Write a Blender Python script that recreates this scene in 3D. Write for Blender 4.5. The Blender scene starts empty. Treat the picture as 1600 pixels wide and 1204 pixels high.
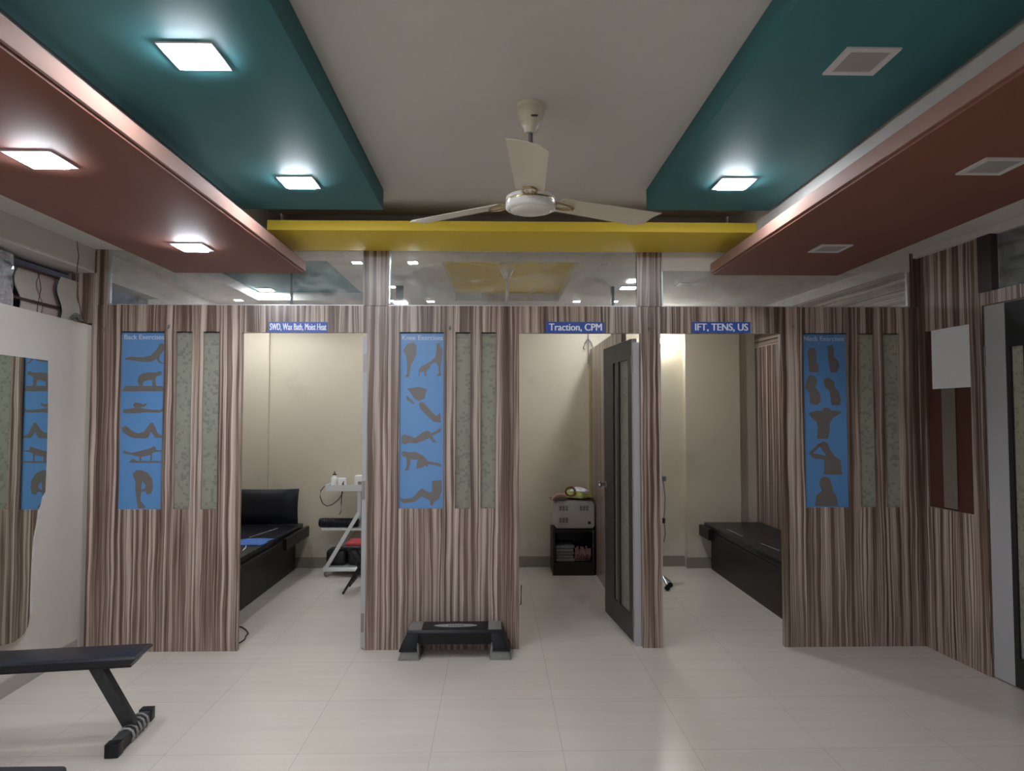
import bpy, bmesh, math, random
from mathutils import Vector, Matrix
random.seed(7)
C = bpy.context.scene.collection
S = bpy.context.scene
# ------------------------------------------------------------ camera
W_, H_, F_ = 1600.0, 1204.0, 1110.0
CAM = Vector((0, 0, 1.5)); PITCH = math.atan(48/F_); YAW = math.atan(25/F_)
cd = bpy.data.cameras.new('camera'); cam = bpy.data.objects.new('camera', cd); C.objects.link(cam)
cd.sensor_width = 36; cd.lens = 36*F_/W_; cd.clip_start = .05
cam.location = CAM; cam.rotation_euler = (math.pi/2+PITCH, 0, -YAW)
S.camera = cam
ROT = Matrix.Rotation(-YAW, 3, 'Z') @ Matrix.Rotation(math.pi/2+PITCH, 3, 'X')
# ------------------------------------------------------------ world, exposure
w = bpy.data.worlds.new('world'); S.world = w; w.use_nodes = True
w.node_tree.nodes['Background'].inputs[0].default_value = (.95, .95, 1.0, 1)
w.node_tree.nodes['Background'].inputs[1].default_value = .5
S.view_settings.view_transform = 'Standard'; S.view_settings.look = 'None'
S.view_settings.gamma = 1; S.view_settings.use_curve_mapping = False
S.view_settings.exposure = 2.05
LAMP = 46.0      # strength of the lit ceiling panels
SMALL = 72.0     # strength of the small lamps over the cubicles

def ray(px, py): return ROT @ Vector(((px-W_/2)/F_, -(py-H_/2)/F_, -1))
def onY(px, py, Y=4.65): d = ray(px, py); return CAM + d*((Y-CAM.y)/d.y)
def onZ(px, py, Z): d = ray(px, py); return CAM + d*((Z-CAM.z)/d.z)
def onP(px, py, p, n): d = ray(px, py); return CAM + d*((p-CAM).dot(n)/d.dot(n))
D = 4.65
def PX(px, py=760): return onY(px, py).x
def PZ(py, px=780): return onY(px, py).z

# ------------------------------------------------------------ materials
def newmat(name):
    m = bpy.data.materials.new(name); m.use_nodes = True
    return m, m.node_tree.nodes, m.node_tree.links, m.node_tree.nodes['Principled BSDF']
def mat(name, col, rough=.5, metal=0, noise=0, nscale=8, spec=None, coat=0):
    m, N, L, b = newmat(name)
    b.inputs['Base Color'].default_value = (*col, 1); b.inputs['Roughness'].default_value = rough
    b.inputs['Metallic'].default_value = metal
    if spec is not None: b.inputs['Specular IOR Level'].default_value = spec
    if coat: b.inputs['Coat Weight'].default_value = coat
    if noise:
        tc = N.new('ShaderNodeTexCoord'); n = N.new('ShaderNodeTexNoise'); r = N.new('ShaderNodeMix'); r.data_type = 'RGBA'
        n.inputs['Scale'].default_value = nscale; n.inputs['Detail'].default_value = 5
        r.inputs[6].default_value = (*[c*(1-noise) for c in col], 1); r.inputs[7].default_value = (*[min(1, c*(1+noise)) for c in col], 1)
        L.new(tc.outputs['Object'], n.inputs['Vector']); L.new(n.outputs['Fac'], r.inputs[0]); L.new(r.outputs[2], b.inputs['Base Color'])
    return m
def emit(name, col, s):
    m, N, L, b = newmat(name)
    b.inputs['Base Color'].default_value = (.8, .8, .8, 1)
    b.inputs['Emission Color'].default_value = (*col, 1); b.inputs['Emission Strength'].default_value = s
    return m
def glass(name, dust=.06, tint=(1, 1, 1), refl=1.5, dcol=(.7, .75, .75)):
    m = bpy.data.materials.new(name); m.use_nodes = True; N = m.node_tree.nodes; L = m.node_tree.links; N.clear()
    o = N.new('ShaderNodeOutputMaterial'); t = N.new('ShaderNodeBsdfTransparent'); t.inputs[0].default_value = (*tint, 1)
    g = N.new('ShaderNodeBsdfGlossy'); g.inputs['Roughness'].default_value = .03
    f = N.new('ShaderNodeFresnel'); f.inputs[0].default_value = refl
    mx = N.new('ShaderNodeMixShader'); L.new(f.outputs[0], mx.inputs[0]); L.new(t.outputs[0], mx.inputs[1]); L.new(g.outputs[0], mx.inputs[2])
    d = N.new('ShaderNodeBsdfDiffuse'); d.inputs[0].default_value = (*dcol, 1)
    tc = N.new('ShaderNodeTexCoord'); mp = N.new('ShaderNodeMapping'); mp.inputs['Scale'].default_value = (2, 2, 5); mp.inputs['Rotation'].default_value = (0, .6, 0)
    n = N.new('ShaderNodeTexNoise'); n.inputs['Scale'].default_value = 2.5; n.inputs['Detail'].default_value = 6; n.inputs['Distortion'].default_value = 1.2
    r = N.new('ShaderNodeMapRange'); r.inputs[1].default_value = .35; r.inputs[2].default_value = .8; r.inputs[3].default_value = dust*.4; r.inputs[4].default_value = dust*2.2
    L.new(tc.outputs['Object'], mp.inputs[0]); L.new(mp.outputs[0], n.inputs['Vector']); L.new(n.outputs['Fac'], r.inputs[0])
    m2 = N.new('ShaderNodeMixShader'); L.new(r.outputs[0], m2.inputs[0]); L.new(mx.outputs[0], m2.inputs[1]); L.new(d.outputs[0], m2.inputs[2])
    L.new(m2.outputs[0], o.inputs[0]); return m
def laminate(name, horizontal=False):
    """zebrano laminate: stripes across u = x + y, running along z (or across z, running along y)"""
    m, N, L, b = newmat(name)
    g = N.new('ShaderNodeNewGeometry'); s = N.new('ShaderNodeSeparateXYZ'); L.new(g.outputs['Position'], s.inputs[0])
    def math_(op, a, c, v=None):
        n = N.new('ShaderNodeMath'); n.operation = op
        for i, q in enumerate((a, c, v)):
            if q is None: continue
            if isinstance(q, (int, float)): n.inputs[i].default_value = q
            else: L.new(q, n.inputs[i])
        return n.outputs[0]
    u = math_('ADD', s.outputs['X'], s.outputs['Y']); v = s.outputs['Z']
    if horizontal: u, v = v, u
    def comb(a, c):
        n = N.new('ShaderNodeCombineXYZ'); L.new(a, n.inputs[0]); L.new(c, n.inputs[1]); return n.outputs[0]
    wn = N.new('ShaderNodeTexNoise'); wn.inputs['Scale'].default_value = 1; wn.inputs['Detail'].default_value = 2
    L.new(comb(math_('MULTIPLY', u, 13), math_('MULTIPLY', v, 1.6)), wn.inputs['Vector'])
    u2 = math_('ADD', u, math_('MULTIPLY', math_('SUBTRACT', wn.outputs['Fac'], .5), .034))
    a = N.new('ShaderNodeTexNoise'); a.inputs['Scale'].default_value = 1; a.inputs['Detail'].default_value = 4; a.inputs['Roughness'].default_value = .65
    L.new(comb(math_('MULTIPLY', u2, 45), math_('MULTIPLY', v, .25)), a.inputs['Vector'])
    f = N.new('ShaderNodeTexNoise'); f.inputs['Scale'].default_value = 1; f.inputs['Detail'].default_value = 2
    L.new(comb(math_('MULTIPLY', u2, 170), math_('MULTIPLY', v, 2.)), f.inputs['Vector'])
    c = math_('ADD', a.outputs['Fac'], math_('MULTIPLY', math_('SUBTRACT', f.outputs['Fac'], .5), .16))
    r = N.new('ShaderNodeValToRGB'); e = r.color_ramp.elements
    e[0].position = .36; e[0].color = (.066, .038, .026, 1); e[1].position = .66; e[1].color = (.57, .47, .395, 1)
    q = e.new(.47); q.color = (.165, .108, .080, 1); q = e.new(.53); q.color = (.34, .26, .212, 1)
    L.new(c, r.inputs[0]); L.new(r.outputs[0], b.inputs['Base Color'])
    b.inputs['Roughness'].default_value = .32
    return m

M = {}
M['laminate'] = laminate('zebrano laminate'); M['laminate_h'] = laminate('zebrano laminate, level grain', True)
M['white_paint'] = mat('off white ceiling paint', (.60, .57, .535), .7, noise=.03, nscale=3)
M['teal'] = mat('teal satin paint', (.034, .155, .170), .68, spec=.3, noise=.08, nscale=2)
M['brown'] = mat('terracotta brown satin paint', (.20, .078, .055), .68, spec=.3, noise=.06, nscale=2)
M['salmon'] = mat('salmon edge paint', (.32, .18, .14), .7, spec=.25)  # brown panels' inner edges: lamplight put into the colour
M['yellow'] = mat('yellow satin paint', (.74, .54, .05), .6, spec=.3, noise=.05, nscale=2)
M['cream'] = mat('cream enamel', (.66, .61, .49), .3)
M['ivory'] = mat('white enamel', (.75, .73, .68), .25)
M['brass'] = mat('tarnished brass', (.45, .34, .18), .35, .8, noise=.2, nscale=60)
M['steel'] = mat('brushed steel', (.42, .41, .42), .3, 1)
M['dark_steel'] = mat('dull hinge steel', (.25, .23, .23), .4, .9)
M['alu'] = mat('pale anodised aluminium', (.52, .54, .56), .35, .5)
M['grey_door'] = mat('pale grey door laminate', (.38, .375, .38), .4)
M['charcoal'] = mat('charcoal door laminate', (.024, .025, .024), .38, spec=.25)
M['black_vinyl'] = mat('black vinyl upholstery', (.006, .0065, .009), .36, spec=.35, noise=.3, nscale=5)
M['navy_vinyl'] = mat('worn navy black vinyl', (.011, .0115, .018), .36, spec=.4, noise=.35, nscale=9)
M['dark_wood'] = mat('very dark brown laminate', (.010, .0065, .0055), .42, spec=.3, noise=.2, nscale=4)
M['black_metal'] = mat('black painted metal', (.016, .016, .018), .4, .2, noise=.3, nscale=30)
M['worn_metal'] = mat('scuffed black metal with dried white paint', (.05, .05, .052), .6, .2, noise=.5, nscale=50)
M['black_plastic'] = mat('black ribbed plastic', (.006, .007, .010), .42, spec=.35)
M['grey_plastic'] = mat('grey plastic', (.20, .195, .18), .5)
M['white_metal'] = mat('white powder coated metal', (.62, .62, .60), .35)
M['machine'] = mat('grey beige machine case', (.42, .40, .37), .45)
M['dark'] = mat('black slot', (.01, .01, .01), .6)
M['sign_blue'] = mat('royal blue sign board', (.035, .085, .36), .4)
M['sign_white'] = mat('white vinyl lettering', (.78, .80, .86), .5)
M['title_white'] = mat('pale printed title', (.50, .53, .62), .5)
M['poster_blue'] = mat('blue printed film', (.10, .25, .50), .28, noise=.10, nscale=1.6)
M['poster_grey'] = mat('grey brown printed silhouette', (.145, .13, .12), .3)
M['paper'] = mat('white paper', (.74, .74, .75), .6)
M['brown_glass'] = mat('brown tinted pane', (.075, .028, .018), .2, noise=.2, nscale=2)
M['red'] = mat('red vinyl', (.42, .03, .03), .4)
M['blue_cloth'] = mat('blue cloth', (.05, .14, .42), .8, noise=.15, nscale=30)
M['towel'] = mat('grey folded towel', (.20, .19, .19), .9, noise=.2, nscale=40)
M['pink_towel'] = mat('pink towel', (.33, .17, .17), .9, noise=.25, nscale=40)
M['green_cloth'] = mat('lime green cloth', (.42, .45, .12), .8, noise=.4, nscale=25)
M['dark_cloth'] = mat('dark patterned cloth', (.05, .03, .03), .8, noise=.6, nscale=60)
M['peach'] = mat('peach strap', (.55, .28, .22), .6)
M['foam'] = mat('beige foam sheet', (.52, .47, .41), .7, noise=.06, nscale=4)
M['foam_pink'] = mat('pale pink foam sheet', (.55, .42, .42), .7, noise=.08, nscale=4)
M['shaft'] = mat('dark shaft beyond the window', (.05, .055, .085), .8, noise=.4, nscale=6)
M['rust'] = mat('brown painted bar', (.045, .022, .02), .5)
M['plastic_wrap'] = glass('crinkled clear plastic', .35, (.9, .9, .92))
M['clear_glass'] = glass('dusty transom glass', .10, dcol=(.76, .81, .84))
M['post'] = mat('dark grey post paint', (.07, .075, .08), .5)
M['cable'] = mat('black cable', (.015, .013, .013), .5)
M['skirting'] = mat('olive grey skirting tile', (.25, .22, .175), .4)
M['skirting_l'] = mat('beige grey skirting tile', (.36, .32, .29), .35)
M['mirror'] = mat('mirror silver', (.70, .73, .68), .02, 1)
M['lamp_on'] = emit('lit lamp diffuser', (.86, .92, 1), LAMP)
M['lamp_small'] = emit('small lit lamp diffuser', (.90, .95, 1), SMALL)
M['bulb_on'] = emit('lit bulb', (.95, 1, .96), 38)
M['lamp_off'] = mat('unlit lamp diffuser', (.34, .32, .31), .5)
M['lamp_frame'] = mat('white lamp frame', (.62, .60, .60), .4)
def bump(m, scale, strength, dist=.002, squash=None):
    N = m.node_tree.nodes; L = m.node_tree.links; b = N['Principled BSDF']
    tc = N.new('ShaderNodeTexCoord'); n = N.new('ShaderNodeTexNoise'); n.inputs['Scale'].default_value = scale; bp = N.new('ShaderNodeBump')
    bp.inputs['Strength'].default_value = strength; bp.inputs['Distance'].default_value = dist
    L.new(tc.outputs['Object'], n.inputs['Vector']); L.new(n.outputs['Fac'], bp.inputs['Height']); L.new(bp.outputs[0], b.inputs['Normal'])
bump(M['black_vinyl'], 4, .6, .02); bump(M['navy_vinyl'], 8, .3, .01); bump(M['mirror'], 1.5, .02, .01)

def wall_mat(name, col, stain=True):
    m, N, L, b = newmat(name)
    g = N.new('ShaderNodeNewGeometry'); s = N.new('ShaderNodeSeparateXYZ'); L.new(g.outputs['Position'], s.inputs[0])
    n = N.new('ShaderNodeTexNoise'); n.inputs['Scale'].default_value = 1.3; n.inputs['Detail'].default_value = 3; L.new(g.outputs['Position'], n.inputs['Vector'])
    base = N.new('ShaderNodeMix'); base.data_type = 'RGBA'; L.new(n.outputs['Fac'], base.inputs[0])
    base.inputs[6].default_value = (*[c*.93 for c in col], 1); base.inputs[7].default_value = (*[c*1.05 for c in col], 1)
    out = base.outputs[2]
    if stain:   # peeling, salty patches low on the wall: a blotchy mark of its own
        n2 = N.new('ShaderNodeTexNoise'); n2.inputs['Scale'].default_value = 5; n2.inputs['Detail'].default_value = 8; n2.inputs['Roughness'].default_value = .7
        L.new(g.outputs['Position'], n2.inputs['Vector'])
        zr = N.new('ShaderNodeMapRange'); L.new(s.outputs['Z'], zr.inputs[0])
        zr.inputs[1].default_value = .22; zr.inputs[2].default_value = .60; zr.inputs[3].default_value = .10; zr.inputs[4].default_value = -.35
        ad = N.new('ShaderNodeMath'); L.new(n2.outputs['Fac'], ad.inputs[0]); L.new(zr.outputs[0], ad.inputs[1])
        r = N.new('ShaderNodeMapRange'); L.new(ad.outputs[0], r.inputs[0]); r.inputs[1].default_value = .52; r.inputs[2].default_value = .62; r.inputs[4].default_value = .6
        mx = N.new('ShaderNodeMix'); mx.data_type = 'RGBA'; L.new(r.outputs[0], mx.inputs[0]); L.new(out, mx.inputs[6])
        mx.inputs[7].default_value = (.60, .57, .52, 1); out = mx.outputs[2]
        # scuffs where backs and heads lean, about a metre up
        n3 = N.new('ShaderNodeTexNoise'); n3.inputs['Scale'].default_value = 2.2; n3.inputs['Detail'].default_value = 5; L.new(g.outputs['Position'], n3.inputs['Vector'])
        r3 = N.new('ShaderNodeMapRange'); L.new(n3.outputs['Fac'], r3.inputs[0]); r3.inputs[1].default_value = .58; r3.inputs[2].default_value = .74; r3.inputs[4].default_value = .35
        m3 = N.new('ShaderNodeMix'); m3.data_type = 'RGBA'; L.new(r3.outputs[0], m3.inputs[0]); L.new(out, m3.inputs[6]); m3.inputs[7].default_value = (.30, .26, .19, 1); out = m3.outputs[2]
    L.new(out, b.inputs['Base Color']); b.inputs['Roughness'].default_value = .38
    return m
M['beige_wall'] = wall_mat('beige emulsion with scuffs', (.56, .49, .375))
M['left_wall'] = wall_mat('off white wall paint', (.60, .545, .49), False)
def floor_mat():
    m, N, L, b = newmat('glossy beige floor tile')
    g = N.new('ShaderNodeNewGeometry')
    mp = N.new('ShaderNodeMapping'); mp.inputs['Location'].default_value = (.289, -3.25, 0); L.new(g.outputs['Position'], mp.inputs[0])
    br = N.new('ShaderNodeTexBrick'); br.offset = 0; br.squash = 1; L.new(mp.outputs[0], br.inputs['Vector'])
    br.inputs['Scale'].default_value = 1; br.inputs['Brick Width'].default_value = .59; br.inputs['Row Height'].default_value = .59
    br.inputs['Mortar Size'].default_value = .0011; br.inputs['Mortar Smooth'].default_value = .1; br.inputs['Bias'].default_value = 0
    br.inputs['Color1'].default_value = (.60, .54, .475, 1); br.inputs['Color2'].default_value = (.585, .525, .46, 1); br.inputs['Mortar'].default_value = (.37, .325, .29, 1)
    n = N.new('ShaderNodeTexNoise'); mp2 = N.new('ShaderNodeMapping'); mp2.inputs['Scale'].default_value = (.8, 9, 1); L.new(g.outputs['Position'], mp2.inputs[0]); L.new(mp2.outputs[0], n.inputs['Vector'])
    n.inputs['Scale'].default_value = 1.5; n.inputs['Detail'].default_value = 5
    r = N.new('ShaderNodeMapRange'); L.new(n.outputs['Fac'], r.inputs[0]); r.inputs[1].default_value = .3; r.inputs[2].default_value = .7; r.inputs[3].default_value = .96; r.inputs[4].default_value = 1.03
    mx = N.new('ShaderNodeVectorMath'); mx.operation = 'SCALE'; L.new(br.outputs['Color'], mx.inputs[0]); L.new(r.outputs[0], mx.inputs['Scale'])
    L.new(mx.outputs[0], b.inputs['Base Color']); b.inputs['Roughness'].default_value = .2; b.inputs['Specular IOR Level'].default_value = .45
    return m
M['floor'] = floor_mat()
def mosaic_mat():
    m, N, L, b = newmat('frosted mosaic glass')
    g = N.new('ShaderNodeNewGeometry'); s = N.new('ShaderNodeSeparateXYZ'); L.new(g.outputs['Position'], s.inputs[0])
    ad = N.new('ShaderNodeMath'); L.new(s.outputs['X'], ad.inputs[0]); L.new(s.outputs['Y'], ad.inputs[1])
    cb = N.new('ShaderNodeCombineXYZ'); L.new(ad.outputs[0], cb.inputs[0]); L.new(s.outputs['Z'], cb.inputs[1])
    cols = []
    for sc, thr in ((24, .60), (56, .78)):
        v = N.new('ShaderNodeTexVoronoi'); v.distance = 'CHEBYCHEV'; v.inputs['Scale'].default_value = sc; v.inputs['Randomness'].default_value = .55; L.new(cb.outputs[0], v.inputs['Vector'])
        sp = N.new('ShaderNodeSeparateColor'); L.new(v.outputs['Color'], sp.inputs[0])
        a = N.new('ShaderNodeMath'); a.operation = 'GREATER_THAN'; L.new(sp.outputs[0], a.inputs[0]); a.inputs[1].default_value = thr
        d = N.new('ShaderNodeMath'); d.operation = 'LESS_THAN'; L.new(v.outputs['Distance'], d.inputs[0]); d.inputs[1].default_value = .5
        mu = N.new('ShaderNodeMath'); mu.operation = 'MULTIPLY'; L.new(a.outputs[0], mu.inputs[0]); L.new(d.outputs[0], mu.inputs[1]); cols.append(mu.outputs[0])
    mx = N.new('ShaderNodeMix'); mx.data_type = 'RGBA'; L.new(cols[0], mx.inputs[0]); mx.inputs[6].default_value = (.50, .50, .42, 1); mx.inputs[7].default_value = (.465, .465, .395, 1)
    m2 = N.new('ShaderNodeMix'); m2.data_type = 'RGBA'; L.new(cols[1], m2.inputs[0]); L.new(mx.outputs[2], m2.inputs[6]); m2.inputs[7].default_value = (.38, .38, .325, 1)
    L.new(m2.outputs[2], b.inputs['Base Color']); b.inputs['Roughness'].default_value = .28
    o = N['Material Output']; tr = N.new('ShaderNodeBsdfTranslucent'); L.new(m2.outputs[2], tr.inputs[0]); ms = N.new('ShaderNodeMixShader'); ms.inputs[0].default_value = .62
    L.new(b.outputs[0], ms.inputs[1]); L.new(tr.outputs[0], ms.inputs[2]); L.new(ms.outputs[0], o.inputs[0])
    return m
M['mosaic'] = mosaic_mat()

# ------------------------------------------------------------ mesh helpers
def bm_(): return bmesh.new()
def hexa(bm, p):    # 8 points: bottom loop 0-3, top loop 4-7
    v = [bm.verts.new(q) for q in p]
    for f in ((0, 3, 2, 1), (4, 5, 6, 7), (0, 1, 5, 4), (1, 2, 6, 5), (2, 3, 7, 6), (3, 0, 4, 7)): bm.faces.new([v[i] for i in f])
def box(bm, x0, x1, y0, y1, z0, z1):
    x0, x1 = sorted((x0, x1)); y0, y1 = sorted((y0, y1)); z0, z1 = sorted((z0, z1))
    hexa(bm, [(x0, y0, z0), (x1, y0, z0), (x1, y1, z0), (x0, y1, z0), (x0, y0, z1), (x1, y0, z1), (x1, y1, z1), (x0, y1, z1)]); return bm
def B(*a): return box(bm_(), *a)
def slab(bm, a, b, t, z0, z1):    # wall piece over the plan segment a-b, thickness t to its right side
    a = Vector(a); b = Vector(b); d = (b-a).normalized(); n = Vector((d.y, -d.x))*t
    q = [a, b, b+n, a+n]
    hexa(bm, [(p.x, p.y, z0) for p in q]+[(p.x, p.y, z1) for p in q])
    bmesh.ops.recalc_face_normals(bm, faces=bm.faces); return bm
def tube(bm, pts, r, n=8, cap=True):
    pts = [Vector(p) for p in pts]; rings = []; up = Vector((0, 0, 1))
    for i, p in enumerate(pts):
        t = (pts[min(i+1, len(pts)-1)]-pts[max(i-1, 0)]).normalized()
        a = t.cross(up) if abs(t.dot(up)) < .98 else t.cross(Vector((1, 0, 0))); a.normalize(); b = t.cross(a)
        rr = r[i] if isinstance(r, (list, tuple)) else r
        rings.append([bm.verts.new(p+(a*math.cos(k*2*math.pi/n)+b*math.sin(k*2*math.pi/n))*rr) for k in range(n)])
    for r0, r1 in zip(rings, rings[1:]):
        for k in range(n): bm.faces.new((r0[k], r0[(k+1) % n], r1[(k+1) % n], r1[k]))
    if cap: bm.faces.new(rings[0][::-1]); bm.faces.new(rings[-1])
    bmesh.ops.recalc_face_normals(bm, faces=bm.faces); return bm
def lathe(bm, prof, c=(0, 0, 0), n=32, axis='Z'):
    rings = []
    for r, z in prof:
        rr = []
        for k in range(n):
            a = k*2*math.pi/n; x, y = max(r, 1e-4)*math.cos(a), max(r, 1e-4)*math.sin(a)
            p = (x, y, z) if axis == 'Z' else ((z, x, y) if axis == 'X' else (x, z, y))
            rr.append(bm.verts.new((p[0]+c[0], p[1]+c[1], p[2]+c[2])))
        rings.append(rr)
    for r0, r1 in zip(rings, rings[1:]):
        for k in range(n): bm.faces.new((r0[k], r0[(k+1) % n], r1[(k+1) % n], r1[k]))
    bm.faces.new(rings[0][::-1]); bm.faces.new(rings[-1]); bmesh.ops.recalc_face_normals(bm, faces=bm.faces); return bm
def prism(bm, pts, off):   # 3-D polygon pushed along off
    v = [bm.verts.new(p) for p in pts]; f = bm.faces.new(v)
    r = bmesh.ops.extrude_face_region(bm, geom=[f]); vs = [e for e in r['geom'] if isinstance(e, bmesh.types.BMVert)]
    bmesh.ops.translate(bm, vec=Vector(off), verts=vs); bmesh.ops.triangulate(bm, faces=[q for q in bm.faces if len(q.verts) > 4])
    bmesh.ops.recalc_face_normals(bm, faces=bm.faces); return bm
def obj(name, bm, m, parent=None, bevel=0, smooth=False, seg=2):
    if bevel:
        bmesh.ops.remove_doubles(bm, verts=bm.verts, dist=1e-5)
        es = [e for e in bm.edges if len(e.link_faces) == 2 and e.calc_face_angle(0) > .5]
        bmesh.ops.bevel(bm, geom=es, offset=bevel, segments=seg, profile=.6, affect='EDGES', clamp_overlap=True)
    me = bpy.data.meshes.new(name); bm.to_mesh(me); bm.free(); me.materials.append(m)
    if smooth or bevel:
        me.polygons.foreach_set('use_smooth', [True]*len(me.polygons))
        try: me.set_sharp_from_angle(angle=math.radians(38))
        except Exception: pass
    o = bpy.data.objects.new(name, me); C.objects.link(o)
    if parent: o.parent = parent
    return o
def tag(o, label, cat, group=None):
    o['label'] = label; o['category'] = cat
    if group: o['group'] = group
    return o
def thing(name, label, cat, loc=(0, 0, 0), rz=0, group=None):
    o = bpy.data.objects.new(name, None); C.objects.link(o); o.location = loc; o.rotation_euler = (0, 0, rz); o.empty_display_size = .1
    return tag(o, label, cat, group)
def struct(name, bm, m, parent=None, **k):
    o = obj(name, bm, m, parent, **k)
    if not parent: o['kind'] = 'structure'
    return o
def copy_tree(o, parent=None):
    c = o.copy(); C.objects.link(c); c.parent = parent
    for ch in list(o.children): copy_tree(ch, c)
    return c
def text_bm(body, width, height, depth=.001, bold=.0):
    cu = bpy.data.curves.new('t', 'FONT'); cu.body = body; cu.align_x = 'CENTER'; cu.align_y = 'CENTER'; cu.extrude = .01
    cu.resolution_u = 4
    to = bpy.data.objects.new('t', cu); C.objects.link(to); bpy.context.view_layer.update()
    me = bpy.data.meshes.new_from_object(to.evaluated_get(bpy.context.evaluated_depsgraph_get()))
    bm = bm_(); bm.from_mesh(me); bpy.data.objects.remove(to); bpy.data.curves.remove(cu); bpy.data.meshes.remove(me)
    xs = [v.co.x for v in bm.verts]; ys = [v.co.y for v in bm.verts]
    sx = width/(max(xs)-min(xs)); sy = height/(max(ys)-min(ys)); cx = (max(xs)+min(xs))/2; cy = (max(ys)+min(ys))/2
    for v in bm.verts: v.co = Vector(((v.co.x-cx)*sx, -v.co.z/.01*depth, (v.co.y-cy)*sy))
    bmesh.ops.recalc_face_normals(bm, faces=bm.faces)
    if bold:    # heavier strokes: a second set of letters a hair to the side
        g = bmesh.ops.duplicate(bm, geom=bm.verts[:]+bm.edges[:]+bm.faces[:])['geom']
        k = bold*height
        bmesh.ops.translate(bm, vec=Vector((k, -.0001, 0)), verts=[e for e in g if isinstance(e, bmesh.types.BMVert)])
    return bm
def shift(bm, v): bmesh.ops.translate(bm, vec=Vector(v), verts=bm.verts); return bm

# ------------------------------------------------------------ levels
ZC = 2.76      # main ceiling
ZT = 2.645     # underside of teal panels
ZL = 2.585     # ceiling over the cubicles and along the sides, underside of the yellow panel
ZB = 2.425     # underside of brown panels
ZP = PZ(478)   # top of the laminate partition
ZH = PZ(520)   # underside of its header
YB = 7.15      # back wall
def lw(Y): return -2.672+(4.65-Y)*.050      # left wall x
def rw(Y): return 2.812+(4.65-Y)*.072       # right wall x
YR = -3.6
# ------------------------------------------------------------ shell
struct('floor', B(-4, 4, YR-.1, YB+.3, -.12, 0), M['floor'])
b = bm_()
box(b, -1.40, 1.53, YR, 4.40, ZC, ZC+.1)
box(b, -1.40, 1.53, 4.38, 4.72, ZC+.06, ZC+.16); box(b, -1.6, 1.7, 4.632, 4.645, ZL+.001, ZC+.07)
struct('ceiling', b, M['white_paint'])
b = bm_()
for x0, x1 in ((-2.80, -1.41), (1.54, 3.5)): box(b, x0, x1, YR, 4.645, ZL, ZC+.1)
struct('ceiling_sides', b, M['white_paint'])
# ceiling over the cubicles with two shallow trays
def recess(px0, px1):
    a = onZ(px0[0], px0[1], ZL); c = onZ(px1[0], px1[1], ZL); return a, c
yt0 = onZ(780, 409, ZL).y; yt1 = onZ(780, 470, ZL).y
trayY = (onZ(690, 409, ZL).x, onZ(906, 409, ZL).x); trayT = (onZ(352, 450, ZL).x, onZ(512, 409, ZL).x)
trayT = (onZ(388, 461, ZL).x, trayT[1])
b = bm_(); xs = [-2.75, trayT[0], trayT[1], trayY[0], trayY[1], 3.1]
box(b, -3.3, 3.1, 4.655, yt0, ZL, ZL+.03); box(b, -3.3, 3.1, yt1, YB+.1, ZL, ZL+.03)
for x0, x1 in ((-3.3, xs[1]), (xs[2], xs[3]), (xs[4], xs[5])): box(b, x0, x1, yt0, yt1, ZL, ZL+.03)
struct('ceiling_cubicles', b, M['white_paint'])
RH = .075
for i, (tr, m, lab) in enumerate(((trayT, 'teal', ''), (trayY, 'yellow', ''))):
    b = bm_(); box(b, tr[0], tr[1], yt0, yt1, ZL+RH, ZL+RH+.02)
    struct('trim_%d' % (i+1), b, M[m])
    b = bm_(); x0, x1 = tr
    box(b, x0-.02, x0, yt0, yt1, ZL+.03, ZL+RH+.02); box(b, x1, x1+.02, yt0, yt1, ZL+.03, ZL+RH+.02)
    box(b, x0, x1, yt0-.02, yt0, ZL+.03, ZL+RH+.02); box(b, x0, x1, yt1, yt1+.02, ZL+.03, ZL+RH+.02)
    struct('trim_%d' % (i+3), b, M['white_paint'])
# walls
b = bm_(); slab(b, (lw(YR), YR), (lw(YB), YB), -.14, 0, 2.10); struct('wall_left', b, M['left_wall'])
b = bm_(); box(b, -3.62, -3.58, YR, YB, 0, 2.9); box(b, -3.6, -2.62, YR-.04, YR, 0, 2.9); box(b, -3.62, -2.80, YR, YB, 2.9, 2.94); struct('wall_shaft', b, M['shaft'])
bulk = -2.61
b = bm_(); box(b, bulk-.12, bulk, YR, 4.645, 2.43, ZL+.002); box(b, -2.80, bulk-.12, YR, 4.645, 2.43, 2.9)
box(b, bulk-.12, bulk+.02, 4.72, 5.50, 2.40, ZL); struct('wall_bulkhead', b, M['white_paint'])
struct('wall_cubicle_left', B(-2.72, -2.69, 5.52, YB, 2.10, ZL), M['white_paint'])
b = bm_()   # unseen wall behind the camera; its opening is added to let in fill daylight
for x0, x1, z0, z1 in ((-3.6, -2.1, 0, 2.9), (-2.1, -.4, 0, .3), (-2.1, -.4, 2.4, 2.9)): box(b, x0, x1, YR-.12, YR-.04, z0, z1)
struct('wall_behind_camera', b, M['left_wall'])
struct('wall_behind_camera_right', B(-.4, 3.6, YR-.12, YR-.04, 0, 2.9), M['laminate'])  # unseen; dark laminate put here to keep the right side darker
b = bm_()
for x0, x1, z0, z1 in ((-2.1, -2.05, .3, 2.4), (-.45, -.4, .3, 2.4), (-1.27, -1.23, .3, 2.4), (-2.05, -.45, .3, .35), (-2.05, -.45, 2.35, 2.4)): box(b, x0, x1, YR-.1, YR-.06, z0, z1)
struct('window_13', b, M['alu'])  # frame of the added fill-light opening, never in view
b = bm_(); box(b, -3.6, 3.1, YB, YB+.1, 0, ZL+.1)
p0 = onY(420, 700, YB).x; p1 = onY(428, 700, YB).x
box(b, -2.9, p0, YB-.035, YB, 0, ZL)
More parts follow.
